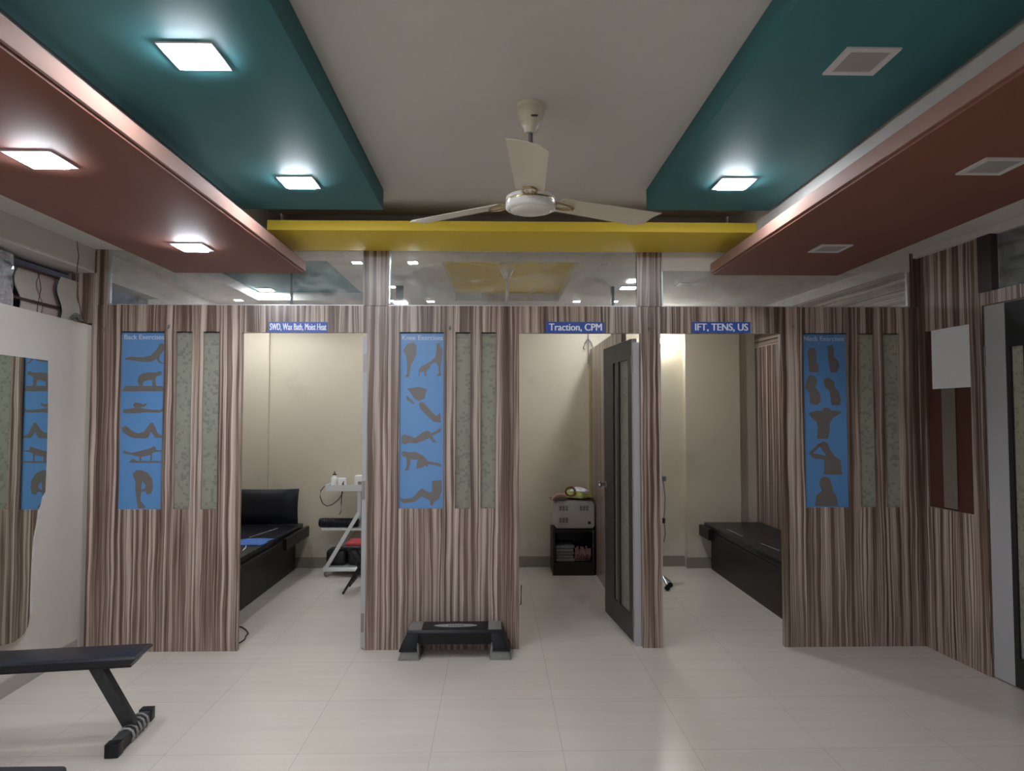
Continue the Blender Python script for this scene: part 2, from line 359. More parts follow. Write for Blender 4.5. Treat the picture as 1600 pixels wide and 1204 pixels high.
q0 = onY(1072, 700, 7.06).x; q1 = onY(1157, 700, 7.06).x
box(b, q0, q1, YB-.09, YB, 0, ZL)
struct('wall_back', b, M['beige_wall'])
b = bm_(); box(b, -2.0, q0-.005, YB-.012, YB, 0, .105); box(b, q0-.005, q1, YB-.102, YB-.09, 0, .105); box(b, q1, 2.7, YB-.012, YB, 0, .105)
struct('baseboard_back', b, M['skirting'])
b = bm_(); slab(b, (lw(YR), YR), (lw(4.645), 4.645), .012, 0, .085); struct('baseboard_left', b, M['skirting_l'])
# right wall: laminate panel with a pane hole, a post, door opening and transom
RN = Vector((-1, -.072, 0)).normalized(); RP = Vector((rw(4.65), 4.65, 0))
def ry(px, py=700): return onP(px, py, RP, RN).y
def rz(px, py): return onP(px, py, RP, RN).z
yw0, yw1 = ry(1447, 650), ry(1518, 650); ye = ry(1538, 650); ydoor = ye-.83
ztop = rz(1485, 511); zbot = rz(1485, 797)
b = bm_()
def rs(bm, ya, yb, z0, z1, t=.05, off=0): return slab(bm, (rw(ya)-off, ya), (rw(yb)-off, yb), t if yb > ya else -t, z0, z1)
for ya, yb, z0, z1 in ((yw0, 4.66, 0, 2.60), (ye, yw1, 0, 2.60), (yw1, yw0, 0, zbot), (yw1, yw0, ztop, 2.60), (ydoor, ye, ZP-.075, ZP), (1.0, ydoor, 0, 2.60)): rs(b, ya, yb, z0, z1)
struct('wall_right', b, M['laminate'])
b = bm_(); rs(b, YR, 1.0, 0, ZC); struct('wall_right_rear', b, M['left_wall'])
b = bm_(); rs(b, YR, 4.645, ZL-.035, ZL+.001, .05, .03); struct('trim_5', b, M['white_paint'])
b = bm_(); rs(b, ye-.11, ye-.005, ZP, 2.55, .05, .02); struct('trim_6', b, mat('dark post laminate', (.03, .02, .018), .4))
b = bm_(); rs(b, ydoor, ye-.11, ZP, 2.56, .008, -.02); w7 = struct('window_7', b, M['clear_glass'])
b = bm_(); rs(b, yw1, yw0, zbot, ztop, .008, -.02); pane = struct('window_8', b, M['brown_glass'])
# the strip of mosaic glass showing in the brown pane
ya, yb = ry(1470, 700), ry(1491, 700)
b = bm_(); rs(b, yb, ya, zbot+.01, ztop-.01, .004, -.012)
obj('frosted_strip', b, mat('dim mosaic strip', (.17, .14, .11), .3, noise=.25, nscale=40), pane)
# room beyond the right door, behind its transom glass
b = bm_(); box(b, 4.3, 4.36, 1.0, 4.6, 0, 2.6); box(b, 2.86, 4.36, 4.66, 4.70, 0, 2.6); box(b, 3.15, 4.36, 1.0, 1.04, 0, 2.6); box(b, 3.15, 4.36, 1.0, 4.66, 2.6, 2.64)
struct('wall_next_room', b, M['beige_wall'])
# cubicle 3 right wall, laminate, with a level-grain band on top
def cs(bm, z0, z1): a = rw(4.70); c = rw(YB); return slab(bm, (a, 4.70), (c, YB), .05, z0, z1)
zband = 2.19
b = bm_(); cs(b, 0, zband); struct('wall_cubicle_right', b, M['laminate'])
b = bm_(); cs(b, zband, 2.50); struct('wall_cubicle_right_band', b, M['laminate_h'])
b = bm_(); cs(b, 2.50, ZL); struct('wall_cubicle_right_top', b, M['white_paint'])
# dividers between the cubicles
DIV1 = -.83; DIV2 = 1.09
xd1 = PX(573)+.045
b = bm_(); box(b, xd1+.02, xd1+.06, 4.70, YB, 0, 2.21); struct('wall_divider_left', b, M['laminate'])
DX = onY(928, 700, 6.9).x
b = bm_(); box(b, DX, DX+.035, 5.35, YB-.002, 0, 2.17); struct('wall_divider_right', b, M['laminate'])
struct('trim_8', B(DX-.012, DX, 7.02, YB-.002, 0, 1.98), mat('ochre edge strip', (.36, .27, .11), .5))
for px, hw in ((625, .030), (957, .012)):
    x = onY(px, 460, 5.9).x; struct('trim_%d' % (9 if px == 625 else 10), B(x-hw, x+hw, 5.88, 5.92, 2.17, ZL), M['post'])

# ------------------------------------------------------------ partition
pl, pr = PX(137), PX(374.5)
m0, m1 = PX(572), PX(811)
t0, t1 = PX(1003), PX(1033)
r0, r1 = PX(1222.5), rw(4.65)
holesL = [(PX(184), PX(252)), (PX(271), PX(296)), (PX(313.5), PX(339))]
holesM = [(PX(623), PX(692.5)), (PX(711), PX(734.5)), (PX(751), PX(774.5))]
holesR = [(PX(1258.5), PX(1327)), (PX(1345), PX(1369)), (PX(1385), PX(1409))]
ZTOPH, ZBOTH = PZ(519), PZ(794)
b = bm_(); T = .035
def panel(x0, x1, holes):
    e = [x0]+[q for h in holes for q in h]+[x1]
    for i in range(0, len(e), 2): box(b, e[i], e[i+1], D, D+T, 0, ZH)
    for h in holes: box(b, h[0], h[1], D, D+T, 0, ZBOTH); box(b, h[0], h[1], D, D+T, ZTOPH, ZH)
panel(pl, pr, holesL); panel(m0, m1, holesM); panel(r0, r1, holesR)
box(b, t0, t1, D, D+.055, 0, ZH)
box(b, pl, r1, D, D+T, ZH, ZP)
box(b, -2.78, pl, D, D+T, 2.105, 2.43); box(b, pl, PX(152, 450), D, D+T, ZP, 2.43)
struct('wall_partition', b, M['laminate'])
pk = 0
for n, (px0, px1) in enumerate(((152, 169), (568, 607), (995, 1033), (1421, 1447))):
    x0, x1 = PX(px0, 430), (PX(px1, 430) if n < 3 else r1)
    b = B(x0, x1, D-.006, D+T, ZP, ZL if n else ZL)
    struct('trim_%d' % (11+n), b, M['laminate'])
glx = [(PX(169, 430), PX(568, 430)), (PX(607, 430), PX(995, 430)), (PX(1033, 430), PX(1421, 430))]
for n, (x0, x1) in enumerate(glx):
    g = struct('window_%d' % (9+n), B(x0, x1, D+.012, D+.018, ZP, ZL), M['clear_glass'])
    b = bm_(); box(b, x0, x1, D+.008, D+.022, ZP, ZP+.006); box(b, x0, x0+.012, D+.004, D+.028, ZP+.012, ZL)
    if n == 2: box(b, x1-.014, x1, D+.004, D+.028, ZP+.012, ZL)
    obj('window_frame', b, M['alu'], g)
    if n == 0: xx = PX(455, 450); obj('glazing_bar', B(xx-.007, xx+.007, D+.008, D+.022, ZP+.006, ZL), M['post'], g)
# plain board above the right transom
struct('trim_15', B(PX(1034, 400), PX(1420, 400), D-.004, D+.01, PZ(422), ZL), M['white_paint'])
# frosted slit panes
names = ['left', 'middle', 'right']; k = 1
for hs in (holesL, holesM, holesR):
    for h in hs[1:]:
        struct('window_%d' % k, B(h[0], h[1], D+.014, D+.019, ZBOTH, ZTOPH), M['mosaic']); k += 1
# backing boards behind panels (what the film sits on)
# posters with silhouettes
back = dict(o=(160, 500), s=452/120, ref=[(95, 70), (350, 70), (340, 1110), (76, 1110)], polys=[
 [[(110,225),(145,218),(215,222),(265,210),(295,180),(308,160),(315,143),(330,138),(345,150),(343,172),(332,190),(318,210),(312,235),(325,250),(345,256),(343,260),(318,256),(303,240),(298,228),(275,245),(230,250),(170,242),(115,236)]],
 [[(190,340),(210,318),(250,310),(300,312),(312,303),(330,306),(330,325),(300,334),(292,350),(297,390),(276,390),(272,355),(245,357),(220,368),(218,390),(198,390),(186,365)], [(110,390),(335,390),(348,422),(95,422)]],
 [[(100,530),(125,525),(165,520),(205,520),(260,528),(320,532),(343,520),(343,540),(320,548),(240,545),(160,552),(105,550)], [(160,500),(175,487),(195,488),(220,498),(245,490),(240,505),(225,513),(200,519),(170,519)]],
 [[(92,635),(115,626),(135,635),(155,655),(190,668),(225,660),(250,630),(265,607),(280,605),(295,630),(310,668),(343,688),(343,695),(295,695),(285,680),(270,660),(255,690),(240,698),(170,697),(135,685),(100,660)]],
 [[(98,775),(115,770),(150,782),(190,775),(240,762),(275,752),(285,745),(300,750),(300,765),(335,768),(335,774),(300,776),(278,785),(276,829),(268,829),(268,795),(240,800),(215,805),(212,829),(200,829),(200,805),(160,795),(115,788)], [(135,840),(160,815),(190,830),(330,830),(335,840)]],
 [[(160,905),(180,885),(215,882),(255,900),(280,935),(285,985),(275,1020),(250,1025),(240,1005),(215,1010),(212,1000),(238,985),(240,970),(220,945),(215,985),(210,1060),(240,1095),(235,1104),(195,1104),(190,1080),(178,1000),(178,950)]]])
knee = dict(o=(600, 500), s=883/220, ref=[(95, 78), (373, 78), (371, 1170), (92, 1170)], polys=[
 [[(115,190),(140,150),(180,140),(200,160),(198,210),(190,240),(165,280),(155,345),(150,358),(125,355),(140,340),(140,280),(135,230)]],
 [[(325,150),(345,140),(350,165),(363,190),(360,240),(352,290),(355,350),(322,352),(340,335),(338,290),(320,265),(290,278),(280,305),(262,320),(260,352),(252,352),(250,325),(222,325),(218,355),(212,355),(215,310),(235,285),(250,282),(285,262),(318,235),(325,200)]],
 [[(140,430),(215,418),(265,432),(250,490),(215,508),(185,490),(160,450)], [(215,520),(240,512),(290,565),(325,600),(350,580),(355,640),(310,635),(270,600),(225,555)], [(135,475),(150,480),(190,520),(180,525),(140,500)]],
 [[(108,720),(125,713),(155,722),(190,735),(235,705),(265,690),(285,695),(290,708),(330,690),(350,670),(356,695),(325,710),(300,720),(310,745),(335,765),(305,762),(285,735),(240,755),(195,770),(150,765),(130,778),(110,770)]],
 [[(105,830),(120,815),(140,822),(195,822),(245,845),(275,880),(330,888),(357,900),(357,915),(325,905),(275,898),(272,915),(255,905),(240,920),(200,925),(210,870),(165,868),(160,900),(150,935),(125,938),(140,910),(140,870),(135,855),(115,850)]],
 [[(98,1100),(120,1112),(175,1105),(235,1045),(280,1072),(300,1065),(300,1000),(360,995),(362,1060),(345,1110),(310,1135),(305,1155),(290,1150),(285,1120),(235,1095),(190,1130),(120,1138),(105,1125)]]])
neck = dict(o=(1220, 480), s=779/220, ref=[(130, 143), (375, 143), (390, 1095), (143, 1095)], polys=[
 [[(160,245),(175,222),(205,225),(212,250),(210,300),(225,320),(225,358),(170,358),(165,290)]],
 [[(275,215),(300,205),(312,230),(308,270),(338,300),(342,325),(325,360),(290,358),(280,290)]],
 [[(158,395),(175,372),(205,378),(215,410),(205,440),(235,480),(232,520),(215,540),(175,530),(170,470),(145,445)]],
 [[(250,405),(265,388),(290,392),(312,410),(315,440),(340,470),(350,510),(342,540),(295,538),(285,460),(260,440)]],
 [[(165,580),(215,568),(245,570),(250,552),(285,552),(292,568),(345,570),(350,582),(300,610),(285,640),(285,680),(275,722),(213,722),(218,660),(210,630),(180,605)]],
 [[(165,800),(225,745),(235,760),(190,800),(262,815),(255,838),(190,830)], [(225,750),(250,735),(275,750),(285,780),(310,815),(345,840),(355,918),(250,918),(255,838),(264,812),(236,778)]],
 [[(225,960),(235,935),(260,928),(285,940),(292,970),(300,990),(302,1010),(320,1030),(332,1088),(200,1088),(208,1030),(240,1005),(230,985)]]])
for data, h, ttl, lab in ((back, holesL[0], 'Back Exercises', 'blue glass poster of back exercise silhouettes in the left laminate panel'),
                          (knee, holesM[0], 'Knee Exercises', 'blue glass poster of knee exercise silhouettes in the middle laminate panel'),
                          (neck, holesR[0], 'Neck Exercises', 'blue glass poster of neck exercise silhouettes in the right laminate panel')):
    c = ((h[0]+h[1])/2, D+.014, ZBOTH)
    t = thing('exercise_poster', lab, 'poster', c, 0, 'exercise posters in the partition')
    w2 = (h[1]-h[0])/2; hh = ZTOPH-ZBOTH
    obj('film', B(-w2, w2, 0, .005, 0, hh), M['poster_blue'], t)
    obj('title', shift(text_bm(ttl, w2*1.84, .031, .0006, .04), (.002, -.0006, hh-.035)), M['title_white'], t)
    R = data['ref']
    def conv(p):    # printed figure -> position on the film
        fy = (p[1]-R[0][1])/(R[3][1]-R[0][1]); xl = R[0][0]+(R[3][0]-R[0][0])*fy; xr = R[1][0]+(R[2][0]-R[1][0])*fy
        return Vector((-w2+2*w2*min(1, max(0, (p[0]-xl)/(xr-xl))), -.0003, hh*(1-fy)))
    for fig in data['polys']:
        b = bm_()
        for poly in fig: prism(b, [conv(p) for p in poly], (0, -.0006, 0))
        obj('exercise_figure', b, M['poster_grey'], t)
# signs
for x0, x1, y0, y1, s, lab, tw, bold in ((420, 512, 503, 519, 'SWD, Wax Bath, Moist Heat', 'blue sign reading SWD, Wax Bath, Moist Heat above the left doorway', .96, .045),
                          (853, 944, 503, 520, 'Traction, CPM', 'blue sign reading Traction, CPM above the middle doorway', .90, .06),
                          (1081, 1172, 503, 520, 'IFT, TENS, US', 'blue sign reading IFT, TENS, US above the right doorway', .90, .06)):
    a = onY(x0, y1, D); c = onY(x1, y0, D); wd, ht = c.x-a.x, c.z-a.z
    t = thing('room_sign', lab, 'sign', ((a.x+c.x)/2, D, a.z), 0, 'blue room signs above the doorways')
    obj('sign_board', B(-wd/2, wd/2, -.006, 0, 0, ht), M['sign_blue'], t)
    obj('lettering', shift(text_bm(s, wd*tw, ht*.74, .001, bold), (0, -.0072, ht*.48)), M['sign_white'], t)

# ------------------------------------------------------------ dropped ceiling panels
tl = onZ(599, 328, ZT); trr = onZ(1010, 328, ZT)
def panel_thing(lab, m, x0, x1, y1, z0, z1, lipside=None, y0=YR+.02):
    if lipside is None:
        return tag(obj('ceiling_panel', B(x0, x1, y0, y1, z0, z1), M[m], None, bevel=.003), lab, 'ceiling panel')
    t = thing('ceiling_panel', lab, 'ceiling panel', (0, 0, z0))
    obj('soffit', B(x0, x1, y0, y1, 0, z1-z0), M[m], t, bevel=.003)
    e = x1 if lipside > 0 else x0
    o = obj('edge_lip', B(e, e+lipside*.012, y0, y1, .013, z1-z0+.02), M['salmon'], t, bevel=.002); o['label'] = 'edge lip with lamplight painted in as salmon'
    return t
panel_thing('long teal dropped ceiling panel on the left with two lit lamps', 'teal', -1.395, tl.x, tl.y, ZT, ZC)
panel_thing('long teal dropped ceiling panel on the right with one lit and one dark lamp', 'teal', trr.x, 1.52, trr.y, ZT, ZC)
bl = onZ(470, 421, ZB); bl2 = onZ(262, 421, ZB); br = onZ(1122, 422, ZB); br2 = onZ(1329, 422, ZB)
YBE = 4.60
panel_thing('long brown dropped ceiling panel at far left above the mirror wall', 'brown', bl2.x, bl.x-.012, YBE, ZB, ZB+.055, 1)
panel_thing('long brown dropped ceiling panel at right with dark lamps', 'brown', br.x+.012, br2.x, YBE, ZB, ZB+.055, -1)
b = bm_(); box(b, bl2.x+.05, bl.x-.12, YR+.02, YBE-.03, ZB+.055, ZL); box(b, br.x+.12, br2.x-.05, YR+.02, YBE-.03, ZB+.055, ZL)
struct('trim_16', b, M['white_paint'])
yf = onZ(780, 361, ZL).y
xa, xb = onY(417, 352, yf).x, onY(1187, 352, yf).x
tag(obj('ceiling_panel', B(xa, xb, yf, D-.008, ZL, onY(780, 345.5, yf).z), M['yellow'], None, bevel=.004), 'yellow dropped ceiling band running across above the partition glass', 'ceiling panel')

# ------------------------------------------------------------ ceiling lamps
def lamp(p, lab, on, size=.172, ap=.128, group=None, z=None, mt='lamp_on'):
    t = thing('ceiling_light', lab, 'ceiling light', p, 0, group)
    f = bm_(); s, a = size/2, ap/2; h = .006
    for x0, x1, y0, y1 in ((-s, s, -s, -a), (-s, s, a, s), (-s, -a, -a, a), (a, s, -a, a)): box(f, x0, x1, y0, y1, -h, 0)
    obj('frame', f, M['lamp_frame'], t)
    o = obj('diffuser', B(-a, a, -a, a, -h-((.009 if mt == 'lamp_on' else .0015) if on else -.003), -.001), M[mt if on else 'lamp_off'], t)
    return t
G = 'square ceiling lamps'
lamp(onZ(305, 87, ZT), 'lit square lamp in the left teal panel, nearest the camera', True)
lamp(onZ(467, 284, ZT), 'lit square lamp in the left teal panel, near its far end', True)
lamp(onZ(64, 248, ZB), 'lit square lamp in the left brown panel near the left picture edge', True)
lamp(onZ(300, 385, ZB), 'lit square lamp at the far end of the left brown panel', True)
lamp(onZ(1345, 95, ZT), 'dark unlit square lamp with white frame in the right teal panel', False)
lamp(onZ(1147, 286, ZT), 'lit square lamp at the far end of the right teal panel', True)
lamp(onZ(1297, 387.5, ZB), 'dark unlit square lamp at the far end of the right brown panel', False)
lamp(onZ(1552, 259, ZB), 'dark unlit square lamp in the right brown panel near the right picture edge', False)
xt, xb_, xr_ = onZ(467, 284, ZT).x, onZ(300, 385, ZB).x, onZ(1147, 286, ZT).x
for y in (.75, -.75, -2.3):
    lamp((xt, y, ZT), 'lit square lamp behind the camera in the left teal panel', True, group='lit lamps of the left teal panel behind the camera')
    lamp((xb_, y, ZB), 'lit square lamp behind the camera in the left brown panel', True, group='lit lamps of the left brown panel behind the camera')
TR = ZL+RH
for x, y, on, big, lab in ((558, 409, 1, 0, 'small lit lamp seen through the glass just left of the middle post'), (645, 409, 1, 0, 'small lit lamp seen through the glass just right of the middle post'),
        (373, 468, 1, 0, 'small lit lamp seen through the left glass low beside the teal tray'), (415, 452, 1, 2, 'large lit lamp inside the teal tray behind the left glass'),
        (673, 470, 1, 0, 'small lit lamp low behind the glass left of the yellow tray'), (901, 470, 1, 0, 'small lit lamp low behind the glass right of the yellow tray'),
        (960, 470, 1, 0, 'small lit lamp low beside the thin post behind the glass'), (982, 449, 1, 1, 'larger lit lamp behind the glass beside the third laminate post'),
        (611, 447, 1, 0, 'small lit lamp half hidden by the post, upper of two'), (610, 469, 1, 0, 'small lit lamp half hidden by the post, lower of two'),
        (945, 411, 0, 0, 'faint unlit lamp high behind the middle glass'), (1072, 444, 0, 1, 'unlit lamp behind the right glass, left of two'), (1305, 444, 0, 1, 'unlit lamp behind the right glass, right of two')):
    p = onZ(x, y, TR if big == 2 else ZL)
    s = .12 if big else .06
    lamp(p, lab, bool(on), s*1.25, s, mt='lamp_small')

lamp((3.75, 3.0, 2.6), 'unseen lamp added to brighten the room beyond the right door', True)  # added lamp out of view, brightens the transom and door slit
# ------------------------------------------------------------ ceiling fan
def fan_blade():
    b = bm_(); n = 14; rows = []
    for i in range(n+1):
        t = i/n; r = .125+.475*t; w0 = -.055-.012*t; w1 = .055+.018*t
        if i == n: w1 -= .03
        row = []
        for k in range(5):
            q = k/4; y = w0+(w1-w0)*q; z = math.tan(math.radians(10))*(y)*-1+.004*math.sin(q*math.pi)
            row.append((b.verts.new((r+(.012*(1-q) if i == n else 0), y, z)), b.verts.new((r+(.012*(1-q) if i == n else 0), y, z-.0025))))
        rows.append(row)
    for i in range(n):
        for k in range(4):
            for s in (0, 1):
                f = [rows[i][k][s], rows[i+1][k][s], rows[i+1][k+1][s], rows[i][k+1][s]]; b.faces.new(f if s == 0 else f[::-1])
        for k in (0, 4): b.faces.new([rows[i][k][0], rows[i][k][1], rows[i+1][k][1], rows[i+1][k][0]])
    for i in (0, n):
        for k in range(4): b.faces.new([rows[i][k][0], rows[i][k+1][0], rows[i][k+1][1], rows[i][k][1]])
    bmesh.ops.recalc_face_normals(b, faces=b.faces); return b
fp = onZ(829, 164, ZC)
fan = thing('ceiling_fan', 'cream three-blade ceiling fan hanging in the middle of the white ceiling', 'ceiling fan', fp)
b = bm_(); lathe(b, [(.056, 0), (.056, -.012), (.053, -.014), (.055, -.02), (.055, -.036), (.050, -.055), (.037, -.085), (.028, -.100), (.024, -.118), (.0, -.118)]); cn = obj('canopy', b, M['cream'], fan, smooth=True)
b = bm_(); box(b, .0, .026, -.0498, -.046, -.066, -.060); obj('name_plate', b, M['rust'], cn)
b = bm_(); tube(b, [(0, 0, -.11), (0, 0, -.365)], .0095, 12); obj('downrod', b, M['dark_steel'], fan, smooth=True)
HZ = -.405
b = bm_(); lathe(b, [(.0, .045), (.03, .043), (.05, .040), (.085, .034), (.098, .026), (.101, .018), (.101, .012), (.096, .010), (.096, .006), (.101, .004), (.101, -.018), (.097, -.024), (.088, -.027), (.085, -.024), (.082, -.029), (.070, -.034), (.040, -.037), (.0, -.038)], (0, 0, HZ), 48)
obj('motor_housing', b, M['ivory'], fan, smooth=True)
b = bm_(); lathe(b, [(.0975, .0105), (.0985, .0105), (.0985, .0055), (.0975, .0055)], (0, 0, HZ), 48); obj('motor_ring', b, M['brass'], fan, smooth=True)
for k, ang in enumerate((-94, 26, 146)):
    bl_ = obj('blade', fan_blade(), M['cream'], fan, smooth=True); bl_.location = (0, 0, HZ+.015); bl_.rotation_euler = (0, 0, math.radians(ang))
    b = bm_(); loop = [(.09, -.022, 0), (.13, -.030, -.006), (.17, -.027, -.010), (.195, -.012, -.012), (.20, .004, -.012), (.19, .018, -.012), (.165, .027, -.012), (.13, .026, -.010), (.09, .02, 0)]
    tube(b, loop, .0042, 6); tube(b, [(.085, -.01, 0), (.115, -.012, -.002)], .007, 6); tube(b, [(.085, .01, 0), (.115, .010, -.002)], .007, 6)
    obj('blade_bracket', b, M['brass'], bl_, smooth=True)
fan2 = copy_tree(fan); fp2 = onZ(792, 411, TR); fan2.location = (fp2.x, fp2.y, TR); fan2.rotation_euler = (0, 0, math.radians(185))
fan2['label'] = 'cream ceiling fan behind the glass, hanging from the yellow tray'

# ------------------------------------------------------------ doors
def door_leaf(name, hinge, ang, width=.76, height=2.02, slits=((.10, .34), (.40, .49)), face='charcoal', th=.035, side=1, stile=0, knobs=(1, -1)):
    """leaf in local coords: from hinge along +x, thickness along side*y"""
    t = bpy.data.objects.new(name, None); C.objects.link(t); t.location = hinge; t.rotation_euler = (0, 0, ang); t['kind'] = 'structure'; t.empty_display_size = .1
    b = bm_(); z0 = .008; zs0, zs1 = .17, 1.89; e = [0.002]+[q for s in slits for q in s]+[width-.002]
    y0, y1 = (.002, th-.002) if side > 0 else (-th+.002, -.002)
    for i in range(0, len(e), 2): box(b, e[i], e[i+1], y0, y1, z0, height)
    for s in slits: box(b, s[0], s[1], y0, y1, z0, zs0); box(b, s[0], s[1], y0, y1, zs1, height)
    lf = obj('door_leaf', b, M[face], t)
    for s in slits: obj('frosted_pane', B(s[0], s[1], side*th/2-.003, side*th/2+.003, zs0, zs1), M['mosaic'], t)
    b = bm_(); ya, yb = sorted((0, side*th))
    box(b, 0, .002, ya, yb, z0, height); box(b, width-.002, width, ya, yb, z0, height); box(b, .002, width-.002, ya, yb, height, height+.002)
    if stile:
        box(b, .002, stile, ya, ya+.002, z0, height); box(b, .002, stile, yb-.002, yb, z0, height)
    obj('edge_band', b, M['grey_door'], t)
    for s in knobs:
        b = bm_(); yk = (th if side > 0 else 0) if s > 0 else (0 if side > 0 else -th)
        lathe(b, [(.026, 0), (.026, s*.004), (.012, s*.007), (.010, s*.035), (.022, s*.043), (.027, s*.052), (.024, s*.064), (.012, s*.070), (0, s*.071)], (width-.06, yk, .98), 20, 'Y')
        obj('door_knob', b, M['steel'], t, smooth=True)
    for z in (.17, 1.02, 1.85):
        b = bm_(); box(b, -.0025, 0, ya+.002, yb-.002, z-.06, z+.06)
        tube(b, [(-.003, side*.0, z-.06), (-.003, side*.0, z+.06)], .006, 8); obj('hinge', b, M['dark_steel'], t)
    return t
# door 1: folded back behind the middle panel
door_leaf('door_1', (m0-.002, D+.012, 0), math.radians(90.0), side=1, th=.028)
# door 2: swung in from the post
door_leaf('door_2', (t0-.045, D+.09, 0), math.radians(95.5), side=-1, width=.76)
# door 3: swung in behind the post, on its right
door_leaf('door_3', (t1+.006, D+.05, 0), math.radians(89.5), side=1, knobs=(1, -1))
# jambs: grey edge strips on the openings
b = bm_(); box(b, m0-.006, m0, D+.002, D+.04, 0, ZH-.001); struct('trim_17', b, M['grey_door'])
b = bm_(); box(b, t0-.043, t0-.001, D+.04, D+.075, 0, 1.99); struct('trim_18', b, M['grey_door'])
b = bm_(); box(b, t1, t1+.006, D+.002, D+.05, 0, ZH-.001); struct('trim_19', b, M['grey_door'])
# door 4: in the right wall
ang = math.atan2(-1, .072)
door_leaf('door_4', (rw(ye-.006)+.012, ye-.006, 0), ang, width=.81, height=ZP-.082, slits=((ye-ry(1578, 700), ye-ry(1598, 700)), (.42, .70)), side=1, stile=ye-ry(1571, 700), face='charcoal', knobs=(1,))

# ------------------------------------------------------------ paper on the brown pane
ya, yb = ry(1454, 560), ry(1514, 560)
b = bm_(); za, zb = rz(1485, 606), rz(1485, 512)
rs(b, yb, ya, za, zb+.006, .0015, -.008)
tag(obj('paper_sheet', b, M['paper']), 'blank white paper sheet taped high on the brown pane of the right wall', 'paper')

# ------------------------------------------------------------ mirror on the left wall, broken along its lower right edge
LN = Vector((1, 0, 0)); LP = Vector((-2.604, 4.65, 0))
pts = [(-260, 520), (75, 563), (75, 640), (73, 720), (71, 768), (66, 776), (63, 790), (59, 798), (57, 815), (52, 840), (49, 880), (47, 930), (47, 962), (44, 978), (38, 990), (22, 1003), (0, 1009), (-260, 1150)]
P3 = [onP(x, y, LP, LN) for x, y in pts]
b = bm_(); prism(b, P3, -LN*.04)
mr = tag(obj('wall_mirror', b, M['mirror']), 'large wall mirror on the left wall with its lower right edge broken away', 'mirror')
b = bm_()
for (x0, y0), (x1, y1) in zip(pts[4:12], pts[5:13]):
    a, c = onP(x0, y0, LP, LN), onP(x1, y1, LP, LN); o2 = onP(x1+5+3*random.random(), (y0+y1)/2, LP, LN)
    prism(b, [a, c, o2], -LN*.003)
obj('broken_edge', b, mat('chipped silvering', (.75, .74, .72), .25, .3), mr)

# ------------------------------------------------------------ above the left half wall: foam sheets, bars, wires
LXw = lw(4.2)-.07
def lx(px, py, x=LXw): d = ray(px, py); return CAM+d*((x-CAM.x)/d.x)
def sheet(pxs, bulge, x, m, lab, z0=2.10, z1=2.42):
    ya = lx(pxs[0], 450, x).y; yb = lx(pxs[1], 450, x).y
    b = bm_(); n = 14; L0 = []; 
    for i in range(n+1):
        z = z0+(z1-z0)*i/n; s = math.sin(i/n*2*math.pi)*bulge; L0.append((x+s, z, math.sin(i/n*2*math.pi+.6)*.012))
    pts = [[b.verts.new((xx, ya+dy, z)) for xx, z, dy in L0], [b.verts.new((xx, yb+dy, z)) for xx, z, dy in L0]]
    pts2 = [[b.verts.new((xx-.006, ya+dy, z)) for xx, z, dy in L0], [b.verts.new((xx-.006, yb+dy, z)) for xx, z, dy in L0]]
    for i in range(n):
        b.faces.new((pts[0][i], pts[1][i], pts[1][i+1], pts[0][i+1])); b.faces.new((pts2[0][i], pts2[0][i+1], pts2[1][i+1], pts2[1][i]))
        for j in (0, 1): b.faces.new((pts[j][i], pts[j][i+1], pts2[j][i+1], pts2[j][i]))
    for i in (0, n): b.faces.new((pts[0][i], pts[1][i], pts2[1][i], pts2[0][i]))
    bmesh.ops.recalc_face_normals(b, faces=b.faces)
    return tag(obj('foam_sheet', b, m, smooth=True), lab, 'foam sheet', 'foam sheets standing on the left wall')
sheet((28, 61), .014, -2.755, M['foam'], 'beige curved foam sheet above the left wall, left of the pinkish one', z1=2.37)
sheet((63, 91), .014, -2.762, M['foam_pink'], 'pinkish curved foam sheet between two beige ones above the left wall', z1=2.375)
sheet((95, 123), .010, -2.715, M['foam'], 'beige foam sheet nearest the laminate panel above the left wall', z1=2.37)
sheet((-30, 16), .012, -2.735, M['foam_pink'], 'pink foam sheet wrapped in clear plastic at the left picture edge', z1=2.40)
b = bm_(); n = 22
for j in range(2):
    pass
ya, yb = lx(-40, 430, -2.715).y, lx(20, 430, -2.715).y
vv = [[b.verts.new((-2.712+random.uniform(-.008, .008), ya+(yb-ya)*i/n+random.uniform(-.004, .004), 2.101+.31*k/10)) for k in range(11)] for i in range(n+1)]
for i in range(n):
    for k in range(10): b.faces.new((vv[i][k], vv[i+1][k], vv[i+1][k+1], vv[i][k+1]))
tag(obj('plastic_wrap', b, M['plastic_wrap']), 'crinkled clear plastic wrap over the pink sheet above the left wall', 'plastic wrap')
for (pa, pb, lab) in (((-30, 451), (92, 481), 'lower dark brown window bar above the left wall'), ((-20, 402), (93, 434), 'upper dark brown window bar above the left wall')):
    x = -2.735 if 'lower' in lab else -2.735; A_, B_ = lx(*pa, x), lx(*pb, x); z = (A_.z+B_.z)/2
    b = bm_(); box(b, -2.735, -2.725, A_.y, D-.02, z-.007, z+.007); tag(obj('window_bar', b, M['rust']), lab, 'window bar', 'dark bars above the left wall')
b = bm_(); pz = [(120, 368), (121, 385), (123, 400), (121, 415), (120, 430), (121, 450), (123, 470), (126, 485), (130, 499)]
tube(b, [lx(x, y, -2.60) for x, y in pz], .0022, 6); tag(obj('loose_wire', b, M['cable']), 'thin dark wire hanging down the white bulkhead at left', 'wire')
b = bm_(); pz = [(59, 425), (62, 438), (64, 450), (62, 462), (59, 474), (58, 487)]
tube(b, [lx(x, y, -2.71) for x, y in pz], .0022, 6); tag(obj('loose_wire', b, M['cable']), 'thin dark wire running down between two foam sheets', 'wire')
